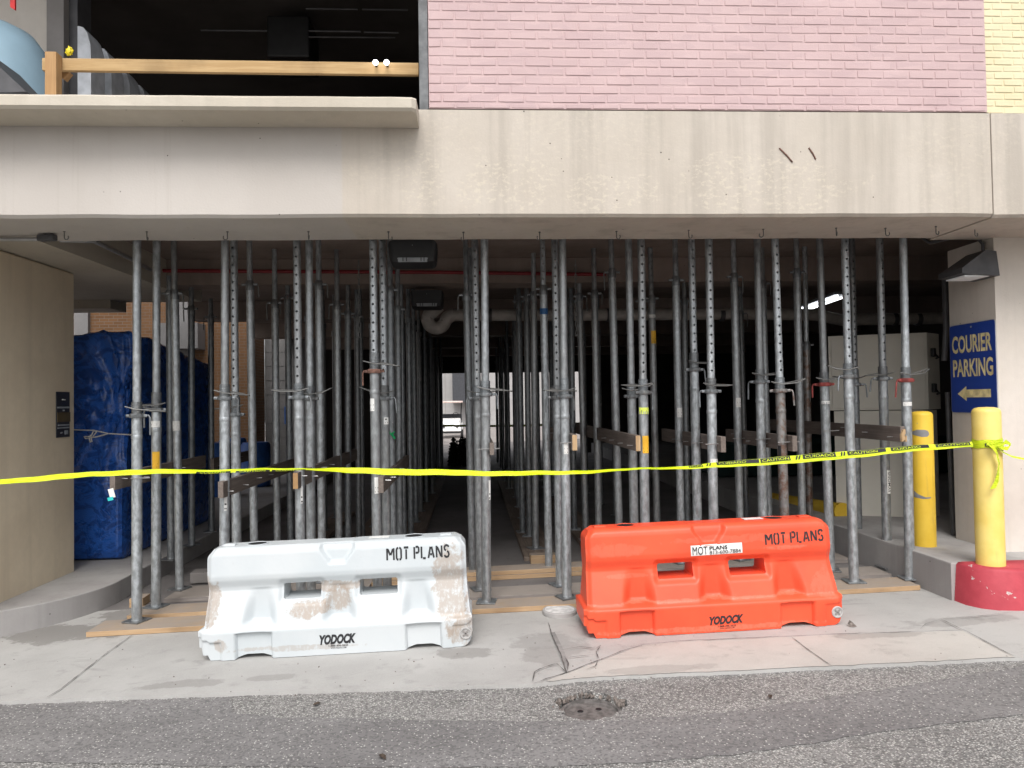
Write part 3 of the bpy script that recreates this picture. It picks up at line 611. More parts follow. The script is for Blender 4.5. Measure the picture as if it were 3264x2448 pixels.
# ------------------------------------------------------------------ hooks, conduits, lamps under the deck
for k, (x, y) in enumerate([(205, 737), (468, 738), (725, 738), (983, 738), (1238, 739), (1477, 740), (1720, 740), (1965, 737), (2195, 733), (2433, 730), (2665, 727), (2822, 727), (2983, 722), (3107, 728)]):
    b = Pz(x, y, ZB-.001); rot = (k*1.7) % 6.28 if k not in (8, 12, 13) else 0.3
    ca, sa = math.cos(rot), math.sin(rot); pts = [(0, 0), (0, -.035)]+[(.016-.016*math.cos(R_(q)), -.052-.018*math.sin(R_(q))) for q in range(0, 230, 22)]
    mb = MB(); mb.tube([(b.x+p[0]*ca, b.y+p[0]*sa, b.z+.004+p[1]) for p in pts], .0042, 7)
    mb.lathe([(.009, -.006), (.009, .003)], (b.x, b.y, b.z), 8)
    tag(mb.build('ceiling_hook', M['wire_steel'], smooth=True, base=b), f'small steel hook screwed under the concrete beam, {ORD[k+1]} from the left', 'hook', 'hooks under the front beam')
pts = [Pz(-200, 764, ZB-.03), Pz(125, 763, ZB-.03)]
t = thing('conduit', 'grey conduit with junction box under the beam at the left pier', 'conduit', pts[0])
mb = MB(); mb.tube(pts, .016, 10); mb.build('pipe', M['zinc'], t, smooth=True)
q = Pz(150, 758, ZB-.035); mb = MB(); mb.obox(q, Vector((.97, -.25, 0)), Vector((.25, .97, 0)), Vector((0, 0, 1)), .075, .03, .026, .012); mb.build('junction_box', M['dark_metal'], t, smooth=True)
cyl_obj('conduit', 'slanting conduit running back under the edge beam behind the left pier', 'conduit', [P(190, 765, 6.35), P(300, 768, 6.5), P(420, 826, 7.4), P(480, 860, 8.3)], .02, M['zinc'])
cyl_obj('sprinkler_pipe', 'thin red sprinkler pipe crossing under the deck in front of the cross beam', 'pipe', [P(520, 863, 8.75), P(1400, 868, 8.75), P(1930, 875, 8.8)], .022, M['red_paint_pipe'])
cyl_obj('sprinkler_pipe', 'dark red pipe crossing behind the blue tarp at the left', 'pipe', [P(200, 902, 9.3), P(520, 905, 9.3)], .024, M['red_paint_pipe'])
cyl_obj('conduit', 'thin pale conduit crossing the dark deck above the white pipe', 'conduit', [P(1382, 917, 9.35), P(2060, 910, 9.35)], .009, M['sticker_white'])
Yp = 9.9
def arcpx(cx, cy, ra, a0, a1, n_): return [P(cx+ra*math.cos(R_(a0+(a1-a0)*k/n_)), cy-ra*math.sin(R_(a0+(a1-a0)*k/n_)), Yp) for k in range(n_+1)]
pv = thing('drain_pipe', 'white plastic drain pipe with a trap bend hung below the deck', 'pipe', P(1500, 1004, Yp))
mb = MB(); mb.tube([P(1400, 974, Yp)]+arcpx(1391, 1018, 28, 155, 360, 12)[:]+arcpx(1447, 1032, 28, 180, 90, 6), .088, 14); mb.build('trap_bend', M['pvc'], pv, smooth=True)
mb = MB(); mb.tube([P(1447, 1004, Yp), P(1800, 1004, Yp), P(2330, 1000, Yp), P(2600, 1003, Yp), P(2680, 1020, Yp), P(3010, 1014, Yp)], .080, 14); mb.build('pipe', M['pvc'], pv, smooth=True)
for x in (1560, 1700, 1940, 2300, 2850, 2925):
    c = P(x, 1004 if x < 2600 else 1018, Yp); mb = MB(); mb.tube([c-Vector((.03, 0, 0)), c+Vector((.03, 0, 0))], .089, 14); mb.build('coupling', M['dark_metal'], pv, smooth=True)
def chain(x, y0, y1, Y, label):
    a, b = P(x, y0, Y), P(x, y1, Y); n_ = int((a.z-b.z)/.047); mb = MB()
    for k in range(n_):
        z = a.z-(k+.5)*.047; pts = []
        for q in range(10):
            an = 2*math.pi*q/10; d = (.011*math.cos(an), .03*math.sin(an)); pts.append((a.x+(d[0] if k % 2 else d[0]*.25), Y+(0 if k % 2 else d[0]), z+d[1]))
        mb.tube(pts, .0035, 5, True)
    tag(mb.build('chain', M['wire_steel'], smooth=True), label, 'chain', 'chains hanging from the deck')
chain(1143, 830, 1078, 7.3, 'loose link chain hanging from the deck left of the corridor')
chain(1834, 830, 1074, 7.3, 'loose link chain hanging from the deck right of the corridor')
def wallpack(label, x0, x1, y0, y1, Y, dp):
    a, b = P(x0, y1, Y), P(x1, y0, Y); w = b.x-a.x; h = b.z-a.z; cx = (a.x+b.x)/2; yb = Y+dp
    t = thing('light_fixture', label, 'lamp', (cx, yb, a.z))
    b_ = bmesh.new(); bmesh.ops.create_cube(b_, size=1)
    for v in b_.verts:
        fr = v.co.y < 0; tp = v.co.z > 0
        v.co = Vector((cx+v.co.x*w*(1 if tp else .94), (Y if tp else Y+.02) if fr else yb, a.z+(h if tp else (h*.12 if fr else 0))))
    bmesh.ops.bevel(b_, geom=[e for e in b_.edges if abs(e.verts[0].co.x-e.verts[1].co.x) < .05], offset=w*.11, segments=4, affect='EDGES', profile=.5)
    mb = MB(); mb.add_bm(b_); mb.build('housing', M['black_metal'], t, smooth=True)
    lz = a.z+h*.10; mb = MB(); mb.poly([(cx-w*.31, Y+.004, lz+h*.16), (cx-w*.27, Y+.012, lz), (cx+w*.27, Y+.012, lz), (cx+w*.31, Y+.004, lz+h*.16)])
    mb.box(cx-w*.29, cx+w*.29, Y+.001, Y+.03, lz, lz+h*.17); mb.build('lens', M['plaque_grey'], t)
    mb = MB()
    for q in (-.2, -.13, .16, .22): mb.box(cx+w*q, cx+w*q+.008, Y-.001, Y+.02, lz+.004, lz+h*.165)
    mb.build('lens_rib', M['black_metal'], t)
    mb = MB(); mb.lathe([(.004, -.002), (.004, .002)], (cx, Y-.001, a.z+h*.78), 8); mb.build('screw', M['zinc'], t)
wallpack('black rounded wall light under the deck above the corridor', 1235, 1394, 764, 842, 6.5, .24)
wallpack('dim black light further back, just above the drain trap', 1306, 1414, 924, 982, 9.0, .25)
# floodlight on the right pier
fd = (C2-C1); fd.z = 0; fd.normalize(); nrm = Vector((fd.y, -fd.x, 0)); nrm = nrm if nrm.x < 0 else -nrm
cc = P(3092, 850, 6.3); fl = thing('floodlight', 'grey wedge shaped floodlight fixed to the right pier above the blue sign', 'lamp', cc)
base_c = C1 + fd*((cc-C1).dot(fd)); base_c.z = P(3092, 850, 6.3).z
mb = MB(); w2 = .17; A_ = [(.0, .11), (.09, .125), (.33, -.04), (.33, -.085), (.0, -.11)]
i = [mb.V(base_c+fd*(-w2*(.8 if p[1] > 0 else 1))+nrm*(p[0]+.004)+Vector((0, 0, p[1]))) for p in A_]; j = [mb.V(base_c+fd*(w2*(.8 if p[1] > 0 else 1))+nrm*(p[0]+.004)+Vector((0, 0, p[1]))) for p in A_]
mb.Fc(i); mb.Fc(j[::-1])
for k in range(5): mb.Fc((i[k], j[k], j[(k+1) % 5], i[(k+1) % 5]))
mb.build('housing', M['dark_metal'], fl)
mb = MB(); mb.obox(base_c+nrm*.18+Vector((0, 0, -.102)), fd, nrm, Vector((0, 0, 1)), .13, .11, .006); mb.build('lens', M['lamp_off_glow'], fl)
cb0 = base_c+nrm*.03+Vector((0, 0, .11))
mb = MB(); mb.tube([cb0, cb0+Vector((0, 0, .09)), cb0+Vector((-.06, .03, .19)), P(3020, 762, 6.35), P(2965, 775, 6.5), P(2930, 752, 6.55)], .014, 8); mb.build('cable', M['dark_metal'], fl, smooth=True)
# fluorescent fixtures
def batten(label, pa, pb, mat, lit=2):
    t = thing('fluorescent_light', label, 'lamp', (pa+pb)/2); d = (pb-pa).normalized(); sx = d.cross(Vector((0, 0, 1))).normalized(); up_ = sx.cross(d); Lh = (pb-pa).length/2; c = (pa+pb)/2
    mb = MB(); mb.obox(c+up_*.06, d, sx, up_, Lh, .12, .02, .004); mb.build('housing', M['plaque_grey'], t)
    for q in (-1, 1): mb = MB(); mb.tube([pa+sx*.075*q+up_*.02, pb+sx*.075*q+up_*.02], .014, 8); mb.build('tube', mat, t, smooth=True)
batten('bright twin tube fluorescent light burning under the deck at the right', P(2687, 947, 10.2), P(2552, 994, 11.7), M['lamp_white'])
batten('dim yellowish fluorescent light far back at the right', P(2607, 1128, 19.5), P(2770, 1120, 17.5), M['lamp_dim'])

# ------------------------------------------------------------------ shoring posts
RO, RI = .0415, .0330
def hole_tube(mb, c, ra, z0, z1, start, pitch, hr=.0105, rot=0.0, stop=None):
    al = R_(21); ang = [-al, al]+[al+(math.pi-2*al)*k/5 for k in range(1, 5)]+[math.pi-al, math.pi+al]+[math.pi+al+(math.pi-2*al)*k/5 for k in range(1, 5)]
    ang = [a-math.pi/2+rot for a in ang]; n_ = len(ang); hh = .0125
    hs_ = []; z = start
    while z < (stop or z1)-.03: hs_.append(z); z += pitch
    st = [z0]
    for z in hs_: st += [z-hh, z+hh]
    st.append(z1); rings = [[mb.V((c[0]+ra*math.cos(a), c[1]+ra*math.sin(a), z)) for a in ang] for z in st]
    for i, (a, b) in enumerate(zip(rings, rings[1:])):
        for k in range(n_):
            k2 = (k+1) % n_
            if i % 2 == 1 and k in (0, 6):
                q = [mb.v[j] for j in (a[k], a[k2], b[k2], b[k])]; cc_ = (q[0]+q[1]+q[2]+q[3])/4; ex = (q[1]-q[0]).normalized(); ez = Vector((0, 0, 1))
                oc = [mb.V(cc_+ex*hr*math.cos(R_(22.5+45*t))+ez*hr*math.sin(R_(22.5+45*t))) for t in range(8)]
                inn = [mb.V(mb.v[t]*1 + (Vector((c[0], c[1], mb.v[t].z))-cc_).normalized()*.006) for t in oc]
                cor = [b[k2], b[k], a[k], a[k2]]       # ne nw sw se
                for t in range(4):
                    mb.Fc((cor[t], oc[(2*t+1) % 8], oc[2*t])); mb.Fc((cor[t], cor[(t+1) % 4], oc[(2*t+2) % 8], oc[(2*t+1) % 8]))
                for t in range(8): mb.Fc((oc[t], oc[(t+1) % 8], inn[(t+1) % 8], inn[t]))
            else: mb.Fc((a[k], a[k2], b[k2], b[k]))
G_POST = 'steel shoring posts under the deck'
def near_post(px, Y, label, kind=1, cy=1265, holes=False, mat='galvanised', rust=False, red=False, stk=(), pz=None, ztop=3.53, seed=0, tilt=0):
    rn = random.Random(int(px*7+seed)); q = P(px, 1290, Y); x = q.x
    zb = (zg(x)+.046) if pz is None else pz
    zc = P(px, cy, Y).z
    t = thing('shoring_post', label, 'shoring post', (x, Y, zb), G_POST)
    mt = M['rusty_steel'] if rust else M[mat]; mt2 = M['galvanised_dull_shade'] if mat == 'galvanised_dull_shade' else M['galvanised']; c = (x, Y)
    a_ = rn.uniform(-.5, .5); ca, sa = math.cos(a_), math.sin(a_)
    mb = MB(); mb.obox((x, Y, zb+.006), Vector((ca, sa, 0)), Vector((-sa, ca, 0)), Vector((0, 0, 1)), .082, .082, .006, .002); mb.build('base_plate', M['galvanised_dull_shade'], t)
    ro, ri = (RO, RI) if kind == 1 else (.0385, .0275)
    mb = MB(); mb.lathe([(ro, zb+.011), (ro, zc)], (x, Y, 0), 22, False)
    mb.lathe([(ro+.003, zb+.0115), (ro+.001, zb+.022)], (x, Y, 0), 22, False)
    if kind == 1: mb.lathe([(ro+.0015, zc-.20), (ro+.0028, zc-.195), (ro+.0028, zc-.17), (ro+.0015, zc-.165)], (x, Y, 0), 22, False)
    mb.build('outer_tube', mt, t, smooth=True)
    mb = MB()
    if holes: hole_tube(mb, c, ri, zc-.04, ztop, zc+.10, .079, rot=rn.uniform(-.25, .25))
    else: mb.lathe([(ri, zc-.04), (ri, ztop)], (x, Y, 0), 20, False)
    mb.build('inner_tube', mt2, t, smooth=True)
    h_ang = rn.uniform(-.6, .6)+(math.pi if rn.random() < .5 else 0)
    if kind == 1:
        pr = []; z = zc-.012; k = 0; L = rn.choice([.11, .15])
        while z < zc+L: pr += [(ro+.002, z), (ro+.002, z+.006), (ro-.0015, z+.0075), (ro-.0015, z+.0125)]; z += .014
        pr = [(ri, pr[0][1])]+pr+[(ro+.001, z), (ri, z+.001)]
        mb = MB(); mb.lathe(pr, (x, Y, 0), 22, False); mb.build('threaded_sleeve', M['galvanised_dull_shade'], t, smooth=True, angle=25)
        cm = M['rust_brown'] if red == 2 else M['red_oxide'] if red else (M['rusty_steel'] if rust else M['galvanised_dull_shade'])
        mb = MB(); mb.lathe([(ro, -.002), (.060, .0), (.063, .006), (.063, .028), (.058, .034), (ro, .035)], (x, Y, zc-.02), 10, False)
        for sgn in (-1, 1):
            d = Vector((math.cos(h_ang), math.sin(h_ang), 0))*sgn; mb.obox(Vector((x, Y, zc-.003))+d*.072, d, Vector((-d.y, d.x, 0)), Vector((0, 0, 1)), .016, .012, .012, .003)
        co = mb.build('collar_nut', cm, t, smooth=True, angle=35)
        d = Vector((math.cos(h_ang), math.sin(h_ang), 0)); s_ = Vector((x, Y, zc))+d*.083
        mb = MB(); mb.tube([s_-d*.02, s_+d*.015, s_+d*.024+Vector((0, 0, -.02)), s_+d*(.02+.02*rn.random())+Vector((0, 0, -rn.uniform(.12, .17)))], .0075, 7)
        sub(mb, 'handle', cm, co, t, smooth=True)
        # bent wire pin through the inner tube
        p_ang = rn.uniform(-.55, .55)+(math.pi if rn.random() < .5 else 0); d = Vector((math.cos(p_ang), math.sin(p_ang)*.6, 0)); e = Vector((-d.y, d.x, 0)); e = e if e.y < 0 else -e; z = zc+.045+rn.uniform(0, .03)
        o = Vector((x, Y, z)); pts = [o-d*.055, o+d*.06]; Lx = rn.uniform(.12, .2); dz = rn.uniform(-.05, .06)
        pts += [o+d*(.06+Lx*.6)+Vector((0, 0, dz*.5))+e*.0, o+d*(.06+Lx)+e*.02+Vector((0, 0, dz)), o+d*(.05+Lx)+e*.05+Vector((0, 0, dz*.9)), o+d*(.05+Lx*.5)+e*.075+Vector((0, 0, dz*.3-.012)), o+d*.0+e*.072+Vector((0, 0, -.012)), o-d*.09+e*.05+Vector((0, 0, .012))]
        mb = MB(); mb.tube(pts, .0055, 6); mb.build('locking_pin', M['wire_steel'], t, smooth=True)
    else:
        mb = MB(); mb.lathe([(ri, .0), (ro+.003, .0), (ro+.004, .004), (ro+.004, .075), (ri+.006, .10), (ri, .10)], (x, Y, zc-.06), 20, False)
        for sgn in (-1, 1):
            mb.obox((x+sgn*(ro+.02), Y-.01, zc), Vector((1, 0, 0)), Vector((0, 1, 0)), Vector((0, 0, 1)), .02, .014, .011, .003)
        co = mb.build('clamp', M['galvanised_dull_shade'], t, smooth=True, angle=35)
        sg = rn.choice([-1, 1]); mb = MB(); s_ = Vector((x+sg*(ro+.036), Y-.014, zc)); mb.tube([s_-Vector((sg*.04, 0, 0)), s_+Vector((0, 0, .0)), s_+Vector((sg*.012, 0, -.015)), s_+Vector((sg*rn.uniform(.005, .02), 0, -rn.uniform(.11, .2)))], .007, 7)
        sub(mb, 'handle', M['wire_steel'], co, t, smooth=True)
    t.rotation_euler = (rn.uniform(-.5, .5)*math.pi/180, rn.uniform(-.55, .55)*math.pi/180, 0)
    for (y0, y1, m_, side, wd) in stk:
        za, zt_ = P(px, y1, Y).z, P(px, y0, Y).z; rad = (ro if za < zc-.02 else ri)+.0032
        mb = MB(); a0, a1 = -math.pi/2+side-wd, -math.pi/2+side+wd; n_ = 6
        ia = [mb.V((x+rad*math.cos(a0+(a1-a0)*k/n_), Y+rad*math.sin(a0+(a1-a0)*k/n_), za)) for k in range(n_+1)]
        ib = [mb.V((x+rad*math.cos(a0+(a1-a0)*k/n_), Y+rad*math.sin(a0+(a1-a0)*k/n_), zt_)) for k in range(n_+1)]
        for k in range(n_): mb.Fc((ia[k], ia[k+1], ib[k+1], ib[k]))
        so_ = mb.build('sticker', M[m_], t, smooth=True)
        mb = MB(); hgt = zt_-za; ra2 = rad+.0008; nrow = max(1, int(hgt/.03))     # small printed bars
        for w_ in range(min(nrow, 2)):
            zz0 = za+hgt*(w_+.3)/nrow; zz1 = za+hgt*(w_+.62)/nrow; f0 = a0+(a1-a0)*rn.uniform(.1, .3); f1 = a0+(a1-a0)*rn.uniform(.6, .9)
            mb.quad(*[(x+ra2*math.cos(a), Y+ra2*math.sin(a), z) for a, z in ((f0, zz0), (f1, zz0), (f1, zz1), (f0, zz1))])
        sub(mb, 'print', M['black_ink'], so_, t) if px != 2815 and m_ != 'black_ink' else None
        if px == 2815:
            mb = MB(); add_text(mb, 'SYMONS', lambda a, b: (lambda an: Vector((x+(ra2+.0006)*math.cos(an), Y+(ra2+.0006)*math.sin(an), za+hgt*(.06+.88*a))))(a1-(a1-a0)*(.2+.6*b)), .01); sub(mb, 'lettering', M['black_ink'], so_, t)
    return t
SW, SO, SG, SB = 'sticker_white', 'sticker_orange', 'sticker_lime', 'sticker_blue'
ROWN = {1: 'front row', 2: 'second row', 3: 'third row', 4: 'fourth row', 5: 'fifth row', 6: 'sixth row'}
ROWY = {1: 6.42, 2: 6.86, 3: 7.5, 4: 8.3, 5: 8.95, 6: 9.7}
# (px x, row, collar px y, kind, holes, look, extras)
PL = [
 (434, 1, 1324, 1, 0, 'plain grey post with low handle collar', dict()),
 (711, 1, 1268, 1, 0, 'plain grey post behind the white barrier', dict(stk=[(1583, 1626, SW, .5, .28)])),
 (955, 1, 1265, 1, 1, 'bright perforated post rising behind the white barrier', dict(stk=[(1548, 1604, SW, .55, .22)])),
 (1197, 1, 1182, 1, 1, 'perforated post with rusty red collar', dict(red=2, stk=[(1270, 1310, SW, -.5, .5), (1520, 1572, SW, .2, .4)])),
 (1542, 1, 1256, 1, 0, 'plain post right of the dark corridor', dict(stk=[(1530, 1592, SW, .8, .25)])),
 (1797, 1, 1262, 1, 0, 'plain post beside the red barrier', dict(stk=[(1412, 1446, SW, .1, .45)])),
 (2047, 1, 1250, 1, 1, 'perforated post with lime and orange stickers', dict(stk=[(1299, 1320, SG, 0, 1.2), (1389, 1444, SO, .2, .7)])),
 (2265, 1, 1246, 1, 1, 'shiny perforated post behind the red barrier', dict(stk=[(1462, 1486, SW, .3, 1.0)])),
 (2494, 1, 1244, 1, 1, 'rust stained perforated post', dict(rust=True, stk=[(1420, 1455, 'black_ink', -.9, .3)])),
 (2707, 1, 1199, 1, 1, 'perforated post standing right of the red barrier', dict()),
 (2885, 1, 1211, 1, 0, 'post with red collar next to the yellow bollard', dict(red=True, stk=[(1281, 1294, SW, 0, 1.2)])),
 (495, 2, 1305, 1, 0, 'plain post with white and orange stickers', dict(stk=[(1342, 1362, SW, 0, 1.1), (1439, 1494, SO, .3, .75)])),
 (752, 2, 1320, 1, 1, 'perforated post with a low collar', dict()),
 (987, 2, 1270, 1, 0, 'plain post paired closely with a perforated one', dict()),
 (1228, 2, 1268, 1, 1, 'slim perforated post', dict(stk=[(1330, 1352, SW, .4, .5)])),
 (1524, 2, 1268, 1, 1, 'perforated post half hidden by a plain one', dict()),
 (1776, 2, 1266, 1, 1, 'perforated post touching its plain neighbour', dict()),
 (2014, 2, 1262, 1, 0, 'post with white chalk marks', dict()),
 (2215, 2, 1177, 1, 1, 'perforated post with a high collar', dict()),
 (2422, 2, 1216, 1, 0, 'plain post with worn grey collar', dict()),
 (2634, 2, 1224, 1, 0, 'post with bright red collar and handle', dict(red=True, stk=[(1278, 1288, SW, 0, 1.2)])),
 (2815, 2, 1206, 1, 1, 'perforated post with a white maker strip', dict(stk=[(1498, 1572, SW, .3, .5)])),
 (570, 3, 937, 2, 0, 'tall clamped post with dark patches', dict(stk=[(1341, 1372, SW, .1, .9)])),
 (808, 3, 907, 2, 0, 'tall clamped post', dict()),
 (1022, 3, 906, 2, 0, 'tall clamped post', dict()),
 (1247, 3, 925, 2, 0, 'post with a green ribbon', dict(mat='galvanised_dull_shade')),
 (1499, 3, 940, 2, 0, 'dull clamped post left of the paired posts', dict(mat='galvanised_dull_shade')),
 (1741, 3, 922, 2, 1, 'post with blue tape below its clamp', dict(stk=[(984, 1003, SB, 0, 1.3)])),
 (1967, 3, 868, 2, 0, 'tall clamped post with a high handle', dict()),
 (2162, 3, 893, 2, 1, 'tall clamped post with paper sticker', dict(stk=[(1300, 1330, SW, .1, .7)])),
 (2350, 3, 882, 2, 0, 'tall clamped post with a small sticker', dict(stk=[(1268, 1298, SW, .1, .7)])),
 (2548, 3, 868, 2, 0, 'tall clamped post', dict()),
 (2724, 3, 1225, 1, 1, 'perforated post hidden behind a thicker one', dict(mat='galvanised_dull_shade')),
 (881, 4, 966, 2, 0, 'dull clamped post', dict()),
 (1076, 4, 970, 2, 0, 'dull clamped post', dict()),
 (1270, 4, 985, 2, 0, 'dim clamped post', dict(mat='galvanised_dull_shade')),
 (1700, 4, 940, 2, 0, 'grey clamped post', dict()),
 (1901, 4, 935, 2, 0, 'grey clamped post with hanging handle', dict()),
 (2087, 4, 952, 2, 1, 'clamped post with orange sticker', dict(stk=[(1055, 1096, SO, .2, .8), (1004, 1014, SW, 0, 1.2)])),
 (2443, 4, 903, 2, 0, 'slim post with a brass clamp', dict()),
 (2571, 4, 1100, 2, 0, 'rusty slim post', dict(rust=True)),
 (923, 5, 950, 2, 0, 'dark clamped post', dict(mat='galvanised_dull_shade')),
 (1105, 5, 1000, 2, 0, 'dark clamped post', dict(mat='galvanised_dull_shade')),
 (1681, 5, 945, 2, 0, 'grey clamped post', dict(mat='galvanised_dull_shade')),
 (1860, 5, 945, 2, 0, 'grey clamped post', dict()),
 (2046, 5, 960, 2, 0, 'dim clamped post', dict(mat='galvanised_dull_shade')),
 (2183, 5, 960, 2, 0, 'dim clamped post', dict(mat='galvanised_dull_shade')),
 (1140, 6, 1010, 2, 0, 'dark clamped post', dict(mat='galvanised_dull_shade')),
 (1660, 6, 960, 2, 0, 'dim clamped post', dict(mat='galvanised_dull_shade')),
 (1824, 6, 960, 2, 0, 'dim clamped post', dict(mat='galvanised_dull_shade')),
 (2371, 6, 1000, 2, 1, 'slim perforated post', dict(mat='galvanised_dull_shade')),
]
for row in ROWY:
    ps = sorted([p for p in PL if p[1] == row])
    for k, (px, _, cy, kind, ho, look, ex) in enumerate(ps):
        near_post(px, ROWY[row]+{1700: .3, 1681: .45}.get(px, 0), f'{look}, {ORD[k+1]} from left, {ROWN[row]}', kind, cy, ho, **ex)
for k, (px, Y, cy) in enumerate([(543, 8.25, 937), (609, 9.05, 985), (672, 10.0, 1010)]):
    near_post(px, Y, f'clamped post on the kerb beside the blue tarp, {ORD[k+1]} from front', 2, cy, False, mat='galvanised_dull_shade', pz=.119, ztop=3.2)
# posts far back: one mesh each
def far_mesh(mb, x, Y, zt=3.53):
    zb = zg(x)+.046; zc = 2.9
    mb.lathe([(.075, zb), (.075, zb+.01), (.0385, zb+.011), (.0385, zc-.05), (.048, zc-.045), (.048, zc+.02), (.0275, zc+.03), (.0275, zt)], (x, Y, 0), 14, False)
line = [(-2.1, [9.7, 10.7, 11.8], 'left of centre'), (-1.42, [9.7, 10.7, 11.8], 'in line with the white barrier'), (-.80, [8.95, 9.9, 10.9, 12.0, 13.2, 14.5, 15.9, 17.4, 19.0, 20.8], 'on the left edge of the corridor'),
        (.04, [8.3, 9.1, 10.0, 11.0, 12.2, 13.5, 14.9, 16.4, 18.0, 19.7, 21.5], 'on the right edge of the corridor'), (.76, [10.9, 12.0, 13.2, 14.5, 15.9, 17.4, 19.0, 20.8], 'right of the corridor'), (1.46, [10.9, 12.0, 13.2, 14.5, 15.9], 'behind the red barrier'), (2.08, [10.6, 11.8, 13.2], 'deep behind the orange end')]
line[-1] = (2.08, [10.6, 11.8, 13.2], 'deep right of the red barrier')
rn = random.Random(12)
for x, ys, where in line:
    for k, Y in enumerate(ys):
        mb = MB(); far_mesh(mb, x+rn.uniform(-.035, .035), Y+rn.uniform(-.1, .1))
        o = mb.build('shoring_post', M['galvanised_dull_shade'], smooth=True)
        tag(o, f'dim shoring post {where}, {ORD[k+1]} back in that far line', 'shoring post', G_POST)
tag(cyl_obj('ribbon', 'x', 'ribbon', [P(1236, 1374, 7.44), P(1247, 1384, 7.44), P(1258, 1376, 7.44), P(1250, 1386, 7.44), P(1259, 1398, 7.44)], .012, M['ribbon_green'], n=5), 'bright green ribbon tied round a post in the shadows', 'ribbon')

# ------------------------------------------------------------------ timbers between the posts
TB = [(358, 1536, 6.30, 2.1, 'left of the front post nearest the tan pier', 0), (703, 1562, 6.28, 2.6, 'low end beside the plain post behind the white barrier', 0), (942, 1533, 6.28, 3.2, 'with a raw reddish end above the white barrier', 2), (1214, 1546, 6.28, 2.6, 'on the perforated post left of the corridor', 0),
      (1832, 1411, 6.30, 2.4, 'with a pale fresh cut end right of the corridor', 1), (2034, 1413, 6.30, 4.2, 'with a pale end at the lime stickered post', 1), (2306, 1417, 6.30, 2.0, 'ending beside the shiny perforated post', 0), (2534, 1414, 6.32, 1.7, 'ending beside the rusty perforated post', 0),
      (2878, 1384, 6.31, 3.3, 'long, with a splintered end by the yellow bollard', 1), (1568, 1432, 6.30, 3.5, 'small end showing right of the central post', 0), (676, 1480, 9.0, 1.5, 'short, far back by the blue tarp', 0)]
for (x, y, Y, L, where, end) in TB:
    c = P(x, y, Y); hw = .022 if x != 1568 else .019; hh = .068 if x != 1568 else .05
    t = thing('timber_brace', f'dark timber brace, {where}', 'timber', (c.x, Y, c.z-hh), 'timber braces along the post lines')
    mb = MB(); dr = SL*0; b_ = bmesh.new(); bmesh.ops.create_cube(b_, size=1); rn = random.Random(x)
    mb.box(c.x-hw, c.x+hw, Y, Y+L, c.z-hh, c.z+hh, .003)
    bd = mb.build('board', M['brown_timber'], t)
    if end:
        mb = MB(); mb.box(c.x-hw+.002, c.x+hw-.002, Y-.004, Y+.03, c.z-hh+.002, c.z+hh-.002) if end == 1 and x != 2878 else None
        if x == 2878:
            for k in range(9): q = Vector((c.x+rn.uniform(-.02, .02), Y-.004, c.z+rn.uniform(-.05, .05))); mb.obox(q, Vector((1, .2, .1)).normalized(), Vector((-.2, 1, 0)).normalized(), Vector((0, 0, 1)), rn.uniform(.006, .014), .01, rn.uniform(.008, .026))
        if end == 2: mb.box(c.x-hw+.002, c.x+hw-.002, Y-.004, Y+.03, c.z-hh+.002, c.z+hh-.002)
        mb.build('cut_end', M['cut_wood'] if end == 1 else M['rail_post_wood'], t)
    sd = 1 if x < 1500 else -1
    for k in range(4):
        yy = Y+.12+.42*k; zz = c.z+rn.uniform(-.03, .03)
        if yy > Y+L: break
        mb = MB(); mb.tube([(c.x-sd*.02, yy, zz), (c.x+sd*(hw+.05), yy+rn.uniform(-.01, .01), zz+rn.uniform(-.004, .004))], .0035, 5); mb.build('nail', M['zinc'], t)
# long nails / tie rods across posts
for k, (x, y, Y, w) in enumerate([(1545, 1432, 6.37, .13), (1802, 1412, 6.37, .10), (2268, 1416, 6.37, .12), (2500, 1410, 6.37, .13), (2165, 1404, 7.45, .08), (2350, 1398, 7.45, .1), (2425, 1400, 6.80, .11), (2218, 1412, 6.80, .1), (436, 1525, 6.37, .11), (2640, 1374, 6.80, .1)]):
    a = P(x, y, Y); cyl_obj('tie_rod', f'thin bright rod pinned across a post at timber height, {ORD[k+1]} of ten', 'rod', [a-Vector((w*.45, 0, 0)), a+Vector((w, -.006, .004))], .0042, M['zinc'], 'tie rods across the posts', 6)
a = P(365, 1562, 6.28); mb = MB(); mb.obox(P(356, 1572, 6.27), Vector((1, 0, .25)).normalized(), Vector((0, 1, 0)), Vector((-.25, 0, 1)).normalized(), .022, .002, .038)
tt = mb.build('hanging_tag', M['sticker_white']); tag(tt, 'small white and turquoise tag hanging from the left timber end', 'tag')
tt.matrix_world = Matrix.Translation(tt.location)
mb = MB(); mb.obox(P(352, 1590, 6.267), Vector((1, 0, .25)).normalized(), Vector((0, 1, 0)), Vector((-.25, 0, 1)).normalized(), .022, .002, .014); mb.build('turquoise_band', M['teal'], tt)

